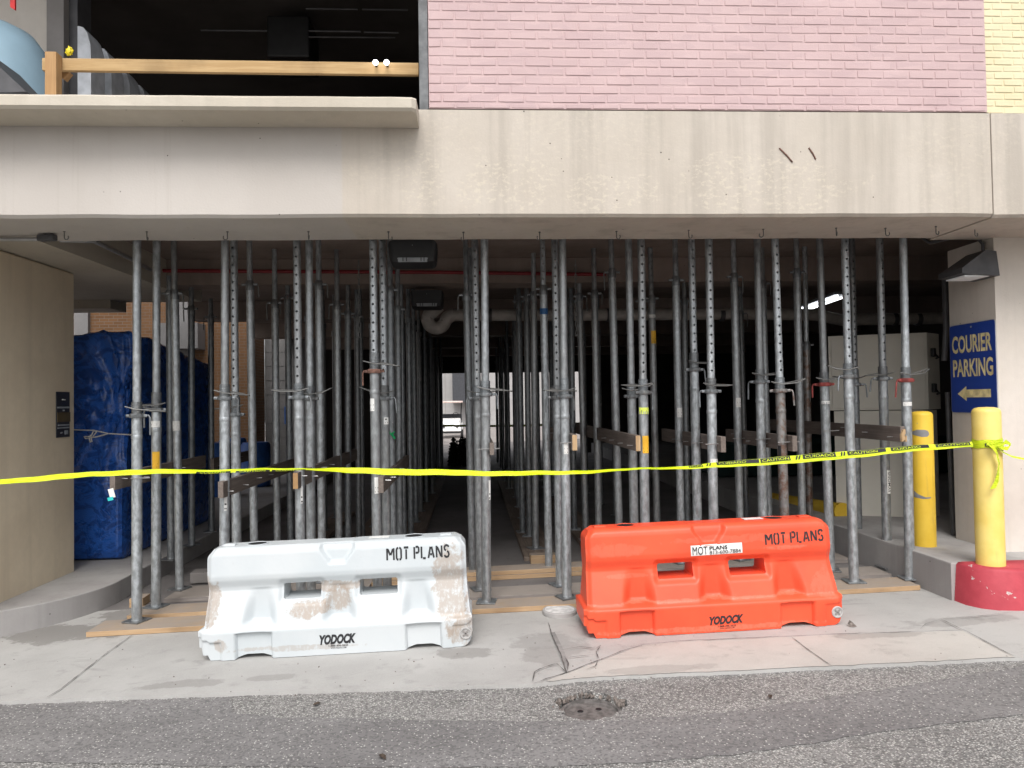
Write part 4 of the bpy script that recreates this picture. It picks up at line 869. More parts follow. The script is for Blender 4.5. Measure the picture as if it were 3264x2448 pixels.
# ------------------------------------------------------------------ sole boards on the floor
def board(label, x0, x1, y0, y1, mat, th=.042, lift=.002, n_=1):
    mb = MB(); t = (x1-x0); a = Vector((1, 0, SL)).normalized(); up_ = Vector((-SL, 0, 1)).normalized(); xm = (x0+x1)/2
    for k in range(n_):
        mb = MB(); mb.obox(Vector((xm+.03*k, (y0+y1)/2+.012*k, zg(xm)+lift+th/2+k*(th+.003))), a, Vector((0, 1, 0)), up_, t/2, (y1-y0)/2, th/2, .003)
        tag(mb.build('sole_board', M[mat]), label if k == 0 else label.replace('lower', 'upper'), 'plank', 'wooden sole boards under the posts')
XA, XR = P(434, 1290, 6.42).x, P(2885, 1290, 6.42).x
board('front tan sole board at the left under the first post', -3.12, -1.05, 6.18, 6.50, 'tan_wood')
board('tan front sole board between the two barriers', -.92, 1.30, 6.22, 6.50, 'tan_wood')
board('tan front sole board at the right by the kerb', 1.45, 3.84, 6.20, 6.51, 'tan_wood')
board('tan sole board second from the front at the left', -3.0, -1.1, 6.62, 6.93, 'tan_wood')
board('grey weathered sole board behind the tan one, centre', -.95, 1.35, 6.60, 6.93, 'grey_board')
board('grey sole board at the right, behind the tan one', 1.5, 3.83, 6.62, 6.95, 'grey_board')
board('wide grey sole board third from the front at the left', -2.9, -1.0, 7.15, 7.62, 'grey_board')
board('lower of two stacked tan boards across the corridor mouth', -1.0, 1.35, 7.36, 7.60, 'tan_wood', .042, .002, 2)
board('grey sole board third back at the right', 1.6, 3.8, 7.3, 7.6, 'grey_board')
def dboard(label, x0, x1, y0, y1, mat, th=.085, zb=None):
    mb = MB(); mb.box(x0, x1, y0, y1, (zg((x0+x1)/2) if zb is None else zb)-.004, (zg((x0+x1)/2) if zb is None else zb)+th, .004)
    tag(mb.build('sole_board', M[mat]), label, 'plank', 'wooden sole boards under the posts')
dboard('sole board running back along the right side of the corridor', .56, .92, 8.15, 16, 'depth_board', .046)
dboard('tan block end under the posts right of the corridor', .62, .90, 8.0, 8.14, 'tan_wood', .09)
dboard('sole board running back behind the red barrier', 1.28, 1.62, 8.1, 13, 'depth_board', .046)
dboard('sole board running back on the left side of the corridor', -.96, -.64, 8.1, 18, 'depth_board', .046)
dboard('sole board running back behind the white barrier', -1.58, -1.26, 8.0, 12.4, 'depth_board', .046)
dboard('sole board running back left of the white barrier', -2.26, -1.94, 8.0, 12.4, 'depth_board', .046)
dboard('sole board running back along the tarp side kerb', -3.5, -3.2, 7.4, 11, 'depth_board', .002+.0, .118) if False else None
q = g2(540, 1850); mb = MB(); mb.obox((P(445, 1838, 7.15).x, 7.15, zg(-3.1)+.03), Vector((1, .06, 0)).normalized(), Vector((-.06, 1, 0)).normalized(), Vector((0, 0, 1)), .06, .09, .05, .004)
tag(mb.build('timber_block', M['tan_wood']), 'small tan timber block on the floor between the left posts', 'block')
mb = MB(); mb.obox((P(650, 1845, 7.9).x, 7.95, zg(-2.5)+.06), Vector((1, .1, 0)).normalized(), Vector((-.1, 1, 0)).normalized(), Vector((0, 0, 1)), .13, .10, .055, .008)
tag(mb.build('concrete_block', M['raw_concrete']), 'grey concrete block with a tan offcut behind the white barrier at left', 'block')

# ------------------------------------------------------------------ plastic barriers
BL, BH = 1.95, .775
def sstep(a, b, x): t = max(0, min(1, (x-a)/(b-a))); return t*t*(3-2*t)
PROF = [(0, .232), (.245, .236), (.262, .232), (.275, .214), (.30, .200), (.60, .122), (.635, .126), (.70, .148), (.74, .152), (.93, .138), (.965, .130), (.988, .112), (1.0, .088)]
WIN = [(.288, .432), (.580, .728)]; WZ = (.495, .640)
def half_depth(xf, zn):
    for (a, b), (c, d) in zip(PROF, PROF[1:]):
        if zn <= c: D = b+(d-b)*(zn-a)/(c-a); break
    else: D = PROF[-1][1]
    for xc in (.205, .505, .805):                    # vertical flutes let into the sloped middle
        w = .050+.012*sstep(.62, .30, zn); m = 1-sstep(w-.034, w+.008, abs(xf-xc)); m *= sstep(.272, .30, zn)*(1-sstep(.60, .62, zn))
        tgt = .118-.004*math.cos((xf-xc)/w*1.5)+.03*sstep(.33, .285, zn)
        if D > tgt: D = D+(tgt-D)*m
    for (a, b) in WIN:                               # flared window mouths
        dx = max(a-xf, xf-b, 0); dz = max(WZ[0]-zn, zn-WZ[1], 0)*.42; e = math.hypot(dx, dz)
        D -= .026*(1-sstep(0, .024, e))
    for (a, b) in ((.135, .265), (.755, .885)):      # forklift recesses in the base
        m = sstep(a-.004, a+.006, xf)*(1-sstep(b-.006, b+.004, xf))*(1-sstep(.225, .24, zn)); D -= .034*m
    m = (1-sstep(.078, .086, xf))*(1-sstep(.155, .17, zn)); D -= .016*m
    m = sstep(.925, .932, xf)*(1-sstep(.20, .21, zn)); D -= .010*m
    hw = .034+.036*sstep(.80, .97, zn); m = (1-sstep(hw-.014, hw+.004, abs(xf-.5)))*sstep(.80, .835, zn); D -= .042*m*(1-.5*sstep(.97, 1, zn))
    ec = min(xf, 1-xf); D -= .030*(1-sstep(0, .022, ec))*(1 if zn > .27 else .8)
    return max(D, .03)
def outline(xf, zn):
    """plan of the side view: bends the regular grid to the barrier's silhouette"""
    xl = .0 + .017*sstep(.255, .285, zn)+.006*sstep(.3, .6, zn); xr = .007*sstep(.265, .30, zn)+.008*sstep(.3, .6, zn)
    xl += .016*sstep(.90, 1.0, zn)**2; xr += .016*sstep(.90, 1.0, zn)**2
    zb = 0
    for (a, b) in ((.130, .270), (.750, .890)):
        t = (xf-a)/(b-a)
        if 0 < t < 1: zb = max(zb, .036*min(1, (math.sin(math.pi*t)*1.25)))
    if xf < .045: zb = max(zb, .115*(1-sstep(.010, .018, xf)), .05*(1-sstep(.034, .042, xf)))
    if xf > .955: q = (xf-.955)/.045; zb = max(zb, .13*(1-math.sqrt(max(0, 1-q*q))))
    zt = 1 - .02*sstep(.03, .0, min(xf, 1-xf))
    z = zb+(zt-zb)*zn if zn < .3 else zn*(zt if zn > .9 else 1)
    if zn < .3: z = zb+(.3-zb)*zn/.3
    return (xl+(1-xl-xr)*xf-.5)*BL, z*BH
def axis_vals(marks, n_):
    o = []
    for a, b in zip(marks, marks[1:]):
        k = max(1, round((b-a)*n_)); o += [a+(b-a)*i/k for i in range(k)]
    return o+[marks[-1]]
BXS = axis_vals([0, .13, .27, .288, .432, .44, .57, .580, .728, .75, .89, 1], 210); BZS = axis_vals([0, .24, .30, .495, .640, .95, 1], 95)
def make_barrier(name, label, x0, mats, tilt):
    rt = thing(name, label, 'traffic barrier', (x0, 5.64, zg(x0)+.004))
    mb = MB(); nx, nz = len(BXS), len(BZS); idx = {}
    inw = lambda i, j: any(a-1e-6 <= BXS[i] and BXS[i+1] <= b+1e-6 for a, b in WIN) and WZ[0]-1e-6 <= BZS[j] and BZS[j+1] <= WZ[1]+1e-6
    corner = {}
    for (a, b) in WIN:
        for xx, sx_ in ((a, 1), (b, -1)):
            for zz, sz_ in ((WZ[0], 1), (WZ[1], -1)):
                i = min(range(nx), key=lambda k: abs(BXS[k]-xx)); j = min(range(nz), key=lambda k: abs(BZS[k]-zz)); corner[(i, j)] = (sx_*.006, sz_*.006)
    W3 = rt.matrix_world.translation
    for side in (-1, 1):
        for i, xf in enumerate(BXS):
            for j, zn in enumerate(BZS):
                x, z = outline(xf, zn)
                if (i, j) in corner: x += corner[(i, j)][0]; z += corner[(i, j)][1]
                idx[(side, i, j)] = mb.V(W3+Vector((x, side*half_depth(xf, zn), z)))
    def edge(a, b): mb.Fc((idx[(-1,)+a], idx[(-1,)+b], idx[(1,)+b], idx[(1,)+a]))
    for i in range(nx-1):
        for j in range(nz-1):
            if inw(i, j):
                if not inw(i-1, j): edge((i, j), (i, j+1))
                if not inw(i+1, j): edge((i+1, j+1), (i+1, j))
                if not inw(i, j-1): edge((i+1, j), (i, j))
                if not inw(i, j+1): edge((i, j+1), (i+1, j+1))
                continue
            q = [(i, j), (i+1, j), (i+1, j+1), (i, j+1)]
            mb.Fc([idx[(-1,)+t] for t in q]); mb.Fc([idx[(1,)+t] for t in q[::-1]])
        edge((i+1, nz-1), (i, nz-1)); edge((i, 0), (i+1, 0))
    for j in range(nz-1): edge((0, j+1), (0, j)); edge((nx-1, j), (nx-1, j+1))
    mb.build('body', mats, rt, smooth=True, angle=50)
    T = lambda x, y, z: W3+Vector((x, y, z))
    for xx in (-.60, .56):                           # filler rims on top; black discs paint the shade inside the holes
        mb = MB(); c = T(xx, 0, BH); mb.lathe([(.078, -.004), (.078, .004), (.070, .006), (.066, .001)], c, 24, False)
        o = mb.build('filler_rim', mats, rt, smooth=True)
        mb = MB(); mb.lathe([(.067, .0015), (.067, .0025)], c, 24); sub(mb, 'filler_hole_shade', M['black_ink'], o, rt)
    for xx in (-.80, .80):                           # raised lifting eyes at the top ends
        mb = MB(); mb.obox(T(xx, .0, BH+.003), Vector((1, 0, 0)), Vector((0, 1, 0)), Vector((0, 0, 1)), .045, .035, .008, .007); mb.build('lifting_lug', mats, rt, smooth=True)
    mb = MB(); c = T(.925, -.223+.0, .095)
    def disc(rads, ys, n_=24):
        rings = [[mb.V((c.x+ra*math.cos(2*math.pi*k/n_), c.y+y, c.z+ra*math.sin(2*math.pi*k/n_))) for k in range(n_)] for ra, y in zip(rads, ys)]
        for a, b in zip(rings, rings[1:]):
            for k in range(n_): mb.Fc((a[k], b[k], b[(k+1) % n_], a[(k+1) % n_])[::-1])
        mb.Fc(rings[-1])
    disc([.044, .044, .040, .034, .031], [.03, -.006, -.010, -.010, -.004]); 
    pl_ = mb.build('drain_plug', M['plug_grey'], rt, smooth=True)
    mb = MB()
    for a in (45, 135): mb.obox(c+Vector((0, -.006, 0)), Vector((math.cos(R_(a)), 0, math.sin(R_(a)))), Vector((0, 1, 0)), Vector((-math.sin(R_(a)), 0, math.cos(R_(a)))), .026, .005, .006, .002)
    sub(mb, 'cross_rib', M['raw_concrete'], pl_, rt)
    rt.rotation_euler = (0, -tilt, R_(.4)); rt['_o'] = 1
    return rt, T
def surf(T, x, z, e=.0022):
    xf = x/BL/.95*1+.5; zn = z/BH
    xf = min(max((x/BL+.5-.023*(1 if zn > .5 else 0))/(1-.038*(1 if zn > .5 else 0)), .03), .97)
    return T(x, -half_depth(xf, zn)-e, z)
def bar_px(rt, x, y, Y):                             # photo pixel to barrier x,z at depth Y
    p = P(x, y, Y)-rt.matrix_world.translation; return p.x, p.z
def lettering(rt, T, kind, txt, px, Y, name, mat, bold=0, shear=0, e=.0022, part=None):
    (x0, y0), (x1, y1), (x2, y2) = px                # lower left, lower right, upper left pixels
    a = Vector(bar_px(rt, x0, y0, Y)); b = Vector(bar_px(rt, x1, y1, Y)); c = Vector(bar_px(rt, x2, y2, Y))
    def fn(s, t): q = a+(b-a)*s+Vector((0, (c-a).y))*t; return surf(T, q.x, q.y, e)
    mb = MB()
    if kind == 's': add_stencil(mb, txt, fn)
    elif kind == 'r':
        for k in range(8):
            for j in range(6): mb.poly([fn(k/8, j/6), fn((k+1)/8, j/6), fn((k+1)/8, (j+1)/6), fn(k/8, (j+1)/6)])
    else: add_text(mb, txt, fn, bold, shear)
    return mb.build(name, mat, rt)
TI = math.atan(SL)
wb, Tw = make_barrier('water_barrier', 'white plastic water barrier with brown scuffs and black stencilled lettering', -.985, M['plastic_white'], 0)
lettering(wb, Tw, 's', 'MOT PLANS', ((1241, 1790), (1438, 1783), (1241, 1753)), 5.49, 'stencil_lettering', M['stencil_ink'])
lettering(wb, Tw, 't', 'YODOCK', ((1019, 2056), (1136, 2051), (1019, 2024)), 5.40, 'maker_lettering', M['stencil_ink'], .055, .28)
lettering(wb, Tw, 't', '1-888-496-3625', ((1048, 2062), (1110, 2060), (1048, 2056)), 5.40, 'phone_lettering', M['black_ink'], .01)
lettering(wb, Tw, 't', 'WWW.YODOCK.COM', ((1054, 2069), (1104, 2067), (1054, 2064)), 5.40, 'web_lettering', M['black_ink'], .01)
ob, To = make_barrier('water_barrier', 'bright orange plastic water barrier with white phone sticker, by the red kerb', 1.785, M['plastic_orange'], 0)
lettering(ob, To, 's', 'MOT PLANS', ((2448, 1741), (2630, 1730), (2448, 1708)), 5.49, 'stencil_lettering', M['stencil_ink'])
lettering(ob, To, 't', 'YODOCK', ((2263, 1994), (2372, 1987), (2263, 1966)), 5.40, 'maker_lettering', M['stencil_ink'], .055, .28)
lettering(ob, To, 't', '1-888-496-3625', ((2290, 2001), (2348, 1998), (2290, 1995)), 5.40, 'phone_lettering', M['black_ink'], .01)
lettering(ob, To, 't', 'WWW.YODOCK.COM', ((2296, 2007), (2342, 2004), (2296, 2003)), 5.40, 'web_lettering', M['black_ink'], .01)
st_ = lettering(ob, To, 'r', '', ((2208, 1771), (2372, 1764), (2208, 1738)), 5.49, 'phone_sticker', M['sticker_white'], e=.0024)
def stext(txt, px, bold=.0):
    (x0, y0), (x1, y1), (x2, y2) = px; a = Vector(bar_px(ob, x0, y0, 5.49)); b = Vector(bar_px(ob, x1, y1, 5.49)); c = Vector(bar_px(ob, x2, y2, 5.49)); mb = MB()
    add_text(mb, txt, lambda s, t: (lambda q: surf(To, q.x, q.y, .007))(a+(b-a)*s+Vector((0, (c-a).y))*t), bold); sub(mb, 'print', M['black_ink'], st_, ob)
stext('MOT', ((2213, 1768), (2261, 1766), (2213, 1742)), .0); stext('PLANS', ((2267, 1753), (2324, 1750), (2267, 1741)), .02); stext('813-600-7884', ((2267, 1767), (2366, 1762), (2267, 1755)))
for rt in (wb, ob):
    if '_o' in rt: del rt['_o']
mb = MB(); c = To(.40, .01, BH+.004); mb.obox(c, Vector((1, 0, 0)), Vector((0, 1, 0)), Vector((0, 0, 1)), .075, .035, .0015); mb.build('top_sticker', M['sticker_white'], ob)
mb = MB(); c = Tw(.30, .01, BH+.004); mb.obox(c, Vector((1, 0, 0)), Vector((0, 1, 0)), Vector((0, 0, 1)), .075, .035, .0015); mb.build('top_sticker', M['sticker_white'], wb)
for rt in (wb, ob): rt.rotation_euler = (0, -TI*(1 if rt is wb else 1.0), 0)

# ------------------------------------------------------------------ bollards, sign, tape
def bollard(label, px0, px1, ytop, ybase, Y, mat):
    a, b = P(px0, ytop, Y), P(px1, ytop, Y); ra = (b.x-a.x)/2; x = (a.x+b.x)/2; zt = P((px0+px1)/2, ytop, Y).z
    t = thing('bollard', label, 'bollard', (x, Y, KT), 'yellow bollards on the right kerb')
    mb = MB(); mb.lathe([(ra*1.02, KT-.01), (ra, KT+.02), (ra, zt-ra*.42), (ra*.985, zt-ra*.34), (ra*.92, zt-ra*.2), (ra*.78, zt-ra*.09), (ra*.5, zt-ra*.02), (.001, zt)], (x, Y, 0), 40, False)
    mb.build('post', mat, t, smooth=True, angle=50); return t, x, ra
b1, bx, br = bollard('thick pale yellow bollard on the red kerb, wrapped with caution tape', 3103, 3182, 1297, 1815, 5.74, M['yellow_paint'])
b2, bx2, br2 = bollard('slimmer deep yellow bollard with grey chipped patches by the end post', 2905, 2968, 1310, 1755, 6.56, M['yellow_chipped'])
def patch(px_pts, name):                             # bare metal patch wrapped on the second bollard
    mb = MB(); rad = br2+.0012; pts = []
    for (x, y) in px_pts:
        p = P(x, y, 6.56-br2*.9); s_ = max(-.999, min(.999, (p.x-bx2)/br2)); an = math.asin(s_)-math.pi/2; pts.append((an, p.z))
    lo_a, hi_a = min(q[0] for q in pts), max(q[0] for q in pts); n_ = 22; cols = []
    for k in range(n_+1):
        an = lo_a+(hi_a-lo_a)*(k+.01)/(n_+.02); zs = []
        for (a0, z0), (a1, z1) in zip(pts, pts[1:]+pts[:1]):
            if (a0-an)*(a1-an) <= 0 and abs(a1-a0) > 1e-9: zs.append(z0+(z1-z0)*(an-a0)/(a1-a0))
        if len(zs) >= 2: cols.append((an, min(zs), max(zs)))
    for (a0, l0, h0), (a1, l1, h1) in zip(cols, cols[1:]):
        mb.poly([(bx2+rad*math.cos(a0), 6.56+rad*math.sin(a0), l0), (bx2+rad*math.cos(a1), 6.56+rad*math.sin(a1), l1), (bx2+rad*math.cos(a1), 6.56+rad*math.sin(a1), h1), (bx2+rad*math.cos(a0), 6.56+rad*math.sin(a0), h0)])
    mb.build(name, M['bare_patch'], b2)
patch([(2906, 1377), (2930, 1370), (2948, 1370), (2957, 1375), (2960, 1384), (2954, 1392), (2940, 1393), (2925, 1386), (2906, 1382)], 'bare_patch')
patch([(2914, 1566), (2922, 1566), (2935, 1577), (2950, 1585), (2966, 1584), (2966, 1588), (2945, 1591), (2925, 1587), (2914, 1578)], 'bare_patch')
# the sign on the splayed face of the right pier
def onface(x, y, off=0.0):
    d = ray(x, y); c0 = C1+nrm*off; t = (c0-CAM).dot(nrm)/d.dot(nrm); return CAM+d*t
sa, sb, sc_ = onface(3034, 1318, .006), onface(3181, 1318, .006), onface(3105, 1027, .006)
s0 = (sa-C1).dot(fd); s1 = (sb-C1).dot(fd); zlo, zhi = onface(3105, 1317, .006).z, sc_.z
if s0 > s1: pass
def sp(uu_, vv_, off): q = C1+fd*(s0+(s1-s0)*uu_)+nrm*off; return Vector((q.x, q.y, zlo+(zhi-zlo)*vv_))
sg = thing('wall_sign', 'blue COURIER PARKING sign with left arrow on the right pier', 'sign', sp(.5, .5, .003))
Ws, Hs = abs(s1-s0), zhi-zlo
def rrect(inset, off, rad=.03):
    o = []
    for (cx, cy, a0) in ((Ws-inset-rad, Hs-inset-rad, 0), (inset+rad, Hs-inset-rad, 90), (inset+rad, inset+rad, 180), (Ws-inset-rad, inset+rad, 270)):
        for k in range(6): a = R_(a0+90*k/5); o.append(sp((cx+rad*math.cos(a))/Ws, (cy+rad*math.sin(a))/Hs, off))
    return o
mb = MB(); mb.hexa(rrect(0, .001), rrect(0, .006)); mb.build('plate', M['sign_edge'], sg)
mb = MB(); mb.hexa(rrect(.005, .0055, .026), rrect(.005, .0075, .026)); mb.build('face', M['sign_blue'], sg)
mb = MB(); add_text(mb, 'COURIER', lambda a, b: sp(.06+.87*a, .672+.20*b, .0095), .028); mb.build('lettering', M['sign_cream'], sg)
mb = MB(); add_text(mb, 'PARKING', lambda a, b: sp(.07+.87*a, .405+.20*b, .0095), .028); mb.build('lettering', M['sign_cream'], sg)
mb = MB()
mb.poly([sp(*p, .0095) for p in [(.16, .215), (.36, .135), (.36, .30)]]); mb.poly([sp(*p, .0096) for p in [(.355, .175), (.88, .175), (.88, .262), (.355, .262)]])
mb.build('arrow', M['sign_cream'], sg)
for vv in (.03, .955): mb = MB(); q = sp(.5, vv, .009); mb.obox(q, fd, nrm, Vector((0, 0, 1)), .008, .003, .008, .002); mb.build('screw', M['zinc'], sg)
# plaque on the left pier
pq = -4.044
def plq(x, y): d = ray(x, y); t = (pq-CAM.x)/d.x; return CAM+d*t
p00, p11 = plq(177, 1395), plq(219, 1247)
y0, y1, z0, z1 = p00.y, p11.y, P(198, 1394, (p00.y+p11.y)/2).z, P(198, 1249, (p00.y+p11.y)/2).z
pt = thing('notice_plaque', 'dark narrow notice plaque with pale bands on the tan left pier', 'sign', (pq, (y0+y1)/2, z0))
def pbox(v0, v1, u0, u1, off, mat, name, rad=0):
    mb = MB(); mb.box(pq+.0005, pq+off, y0+(y1-y0)*u0, y0+(y1-y0)*u1, z0+(z1-z0)*v0, z0+(z1-z0)*v1, rad); return mb.build(name, M[mat], pt)
pbox(0, 1, 0, 1, .012, 'plaque_dark', 'plate', .005)
for v0, v1, u0, u1, m_ in ((.34, .55, .02, .98, 'plaque_brown'), (.635, .675, .05, .95, 'plaque_grey'), (.255, .285, .08, .92, 'plaque_grey'), (.195, .225, .05, .95, 'plaque_grey'), (.815, .84, .38, .50, 'sticker_white'), (.815, .835, .53, .62, 'sticker_white'), (.575, .61, .44, .56, 'plaque_grey'), (.06, .15, .58, .8, 'plaque_grey'), (.09, .12, .28, .42, 'plaque_grey')):
    pbox(v0, v1, u0, u1, .0135+.0004*len(m_), m_, 'marking')
# caution tape
TW = .038
TP = [(-260, 1552, 11, 1), (0, 1535, 10, 1), (160, 1523, 12, 1), (300, 1511, 10, 1), (420, 1505, 11, 1), (560, 1503, 9, 1), (630, 1503, 7, .9), (700, 1502, 7, -.9), (820, 1499, 7, -.9), (930, 1496, 5, -.9), (985, 1494, 2.5, -1), (1040, 1497, 6, 1), (1120, 1500, 12, 1), (1250, 1503, 13.5, 1), (1400, 1506, 12.5, 1), (1500, 1508, 11, 1), (1640, 1509, 9.5, 1), (1800, 1507, 8, .95), (1920, 1501, 5, .9), (2050, 1494, 3, .9), (2180, 1490, 4.5, .8), (2280, 1483, 8, .8), (2380, 1476, 11, .8), (2480, 1467, 12.5, .8), (2600, 1459, 14, .8), (2720, 1448, 12, .8), (2830, 1437, 10.5, .8), (2950, 1427, 9.5, .8), (3050, 1419, 8.5, .8), (3112, 1413, 9, .9)]
def tape_at(x):
    for a, b in zip(TP, TP[1:]):
        if x <= b[0]:
            t = max(0, (x-a[0])/(b[0]-a[0])); t = t*t*(3-2*t) if False else t
            return [a[k]+(b[k]-a[k])*t for k in range(4)]
    return list(TP[-1])
def Yt(x): return 5.66 if x < 2600 else 5.66-.03*min(1, (x-2600)/512)
def tape_pt(x, v, off=0.0):                          # v -1 bottom .. 1 top
    _, y, h, s_ = tape_at(x); h *= .68 if x < 2150 else .90; y += 1.1*math.sin(x*.021)+.6*math.sin(x*.057+1)
    c = P(x, y, Yt(x)); hz = min(h*Yt(x)/F, TW*.98); dy = math.sqrt(TW*TW-hz*hz)*(.5 if x < 3050 else .25)
    return c+Vector((0, dy*v+.004*math.sin(x*.03+v*2)-off, hz*v))
ct = thing('caution_tape', 'yellow caution tape stretched across the opening to the right bollard', 'tape', P(1632, 1509, 5.66))
mb = MB(); xs = [-260+k*14 for k in range(int((3112+260)/14)+1)]; vs = [-1, -.6, -.2, .2, .6, 1]
ring = [[mb.V(tape_pt(x, v)) for v in vs] for x in xs]
for a, b in zip(ring, ring[1:]):
    for k in range(5): mb.Fc((a[k], b[k], b[k+1], a[k+1]))
mb.build('ribbon', M['tape_yellow'], ct, smooth=True)
def band(mb, x0, x1, v0, v1, off, nseg=None):
    n_ = nseg or max(1, int((x1-x0)/14))
    for k in range(n_):
        a, b = x0+(x1-x0)*k/n_, x0+(x1-x0)*(k+1)/n_; mb.poly([tape_pt(a, v0, off), tape_pt(b, v0, off), tape_pt(b, v1, off), tape_pt(a, v1, off)])
for (txt, x0, x1, e0, e1) in (('ION', 2199, 2236, 2196, 2240), ('CUIDADO', 2291, 2378, 2285, 2420), ('CAUTION', 2429, 2515, 2424, 2520), ('CUIDADO', 2566, 2657, 2560, 2664), ('CAUTION', 2708, 2797, 2702, 2824), ('CUIDADO', 2845, 2935, 2840, 2962), ('CAUTION', 2990, 3085, 2984, 3092)):
    mb = MB(); band(mb, e0, e1, -.15, .97, .004); mb.build('black_print', M['black_ink'], ct)
    mb = MB(); add_text(mb, txt, lambda a, b: tape_pt(x0+(x1-x0)*a, .04+.70*b, .0075), .0); mb.build('yellow_lettering', M['tape_yellow'], ct)
for x in (2250, 2535, 2678):
    mb = MB()
    for q in (0, 9): mb.poly([tape_pt(x+q, -.1, .004), tape_pt(x+q+5, -.1, .004), tape_pt(x+q+10, .9, .004), tape_pt(x+q+5, .9, .004)]); 
    mb.build('black_print', M['black_ink'], ct)
for (txt, x0, x1) in (('CUIDADO', 640, 722), ('CAUTION', 765, 848), ('CUIDADO', 880, 962)):
    mb = MB(); band(mb, x0-12, x1+14, -.98, -.05, .004); mb.build('black_print', M['black_ink'], ct)
    mb = MB(); add_text(mb, txt, lambda a, b: tape_pt(x0+(x1-x0)*a, -.92+.72*b, .0075), .0); mb.build('yellow_lettering', M['tape_yellow'], ct)
def ribbon_path(pts, wv, mat=M['tape_yellow'], name='tape_tail'):
    mb = MB(); pts = [Vector(p) for p in pts]; o = []
    for i, p in enumerate(pts):
        w = wv[i] if isinstance(wv, list) else wv; o.append((mb.V(p-w), mb.V(p), mb.V(p+w)))
    for a, b in zip(o, o[1:]): mb.Fc((a[0], b[0], b[1], a[1])); mb.Fc((a[1], b[1], b[2], a[2]))
    mb.build(name, mat, ct, smooth=True)
zt_ = P(3148, 1417, 5.62).z
for k, (dz, hw, tl) in enumerate(((.012, .032, .012), (-.022, .030, -.02))):   # wraps round the bollard
    mb = MB(); n_ = 40; rad = br+.003+.002*k; rg = []
    for i in range(n_):
        a = 2*math.pi*i/n_; z = zt_+dz+tl*math.sin(a+1)+.004*math.sin(5*a)
        rg.append((mb.V((bx+rad*math.cos(a), 5.74+rad*math.sin(a), z-hw)), mb.V((bx+(rad+.004)*math.cos(a), 5.74+(rad+.004)*math.sin(a), z+.006*math.sin(9*a))), mb.V((bx+rad*math.cos(a), 5.74+rad*math.sin(a), z+hw))))
    for i in range(n_):
        a, b = rg[i], rg[(i+1) % n_]; mb.Fc((a[0], b[0], b[1], a[1])); mb.Fc((a[1], b[1], b[2], a[2]))
    mb.build('tape_wrap', M['tape_yellow'], ct, smooth=True)
mb = MB()
def wrap_pt(a, v): an = -math.pi/2-.75+1.15*a; rad = br+.0115; return Vector((bx+rad*math.cos(an), 5.74+rad*math.sin(an), zt_-.036+.03*v-.02*math.sin(an+1)))
for k in range(10): mb.poly([wrap_pt(k/10, 0), wrap_pt((k+1)/10, 0), wrap_pt((k+1)/10, .8), wrap_pt(k/10, .8)])
mb.build('black_print', M['black_ink'], ct)
mb = MB(); add_text(mb, 'CAUTION', lambda a, b: wrap_pt(.05+.9*a, .1+.6*b)+Vector((0, -.002, 0)), .02); mb.build('yellow_lettering', M['tape_yellow'], ct)
K = P(3160, 1416, 5.60)
ribbon_path([P(3150, 1412, 5.60), P(3166, 1424, 5.585), P(3178, 1445, 5.585), P(3184, 1475, 5.59), P(3182, 1510, 5.59), P(3176, 1535, 5.585), P(3165, 1558, 5.58)], [Vector((.014, 0, .008)), Vector((.015, 0, .006)), Vector((.012, .006, .0)), Vector((.012, .01, 0)), Vector((.016, .008, 0)), Vector((.022, .004, .004)), Vector((.026, 0, .006))])
ribbon_path([P(3164, 1424, 5.60), P(3180, 1452, 5.592), P(3187, 1478, 5.60), P(3176, 1512, 5.60), P(3170, 1548, 5.595)], [Vector((.008, .006, .002))]*5)
ribbon_path([P(3165, 1418, 5.60), P(3190, 1424, 5.60), P(3205, 1408, 5.60), P(3222, 1416, 5.6), P(3212, 1430, 5.59), P(3196, 1428, 5.59), P(3180, 1420, 5.59)], [Vector((.004, 0, .014)), Vector((.004, 0, .015)), Vector((.003, 0, .018)), Vector((.008, .01, .008)), Vector((.003, 0, .016)), Vector((.003, 0, .012)), Vector((.002, 0, .01))], name='tape_bow')
ribbon_path([P(3172, 1422, 5.60), P(3195, 1440, 5.62), P(3225, 1455, 5.66), P(3264, 1463, 5.7), P(3330, 1472, 5.75), P(3420, 1478, 5.8)], [Vector((.002, .01, .008))]*6)
mb = MB(); bb = bmesh.new(); bmesh.ops.create_icosphere(bb, subdivisions=3, radius=1)
for v in bb.verts: d = noise.noise(v.co*2.5); v.co = K+Vector((v.co.x*.026, v.co.y*.014, v.co.z*.022))*(1+.5*d)
mb.add_bm(bb); mb.build('knot', M['tape_yellow'], ct, smooth=True)

# ------------------------------------------------------------------ covers in the ground, debris
c = G(1784, 1955); cl = thing('cleanout_cover', 'round white painted cover plate raised in the pavement between the barriers', 'cover', (c.x, c.y, zg(c.x)))
mb = MB(); mb.lathe([(.142, 0), (.142, .028), (.134, .036), (.124, .036), (.122, .032)], (c.x, c.y, zg(c.x)), 40, False); mb.build('rim', M['kerb_concrete'], cl, smooth=True, angle=30)
mb = MB(); mb.lathe([(.1225, .02), (.1225, .034), (.05, .036), (.001, .036)], (c.x, c.y, zg(c.x)), 40, False); mb.build('lid', M['white_lid'], cl, smooth=True, angle=30)
cv = thing('valve_cover', 'rusty round valve cover sunk in broken asphalt', 'manhole', (MH[0], MH[1]-.01, zg(MH[0])-.10))
mb = MB(); zc = zg(MH[0])-.095; mb.lathe([(.178, 0), (.178, .045), (.170, .05), (.158, .05), (.156, .034)], (MH[0]+.005, MH[1]-.012, zc), 44, False); mb.build('rim', M['cast_iron'], cv, smooth=True, angle=30)
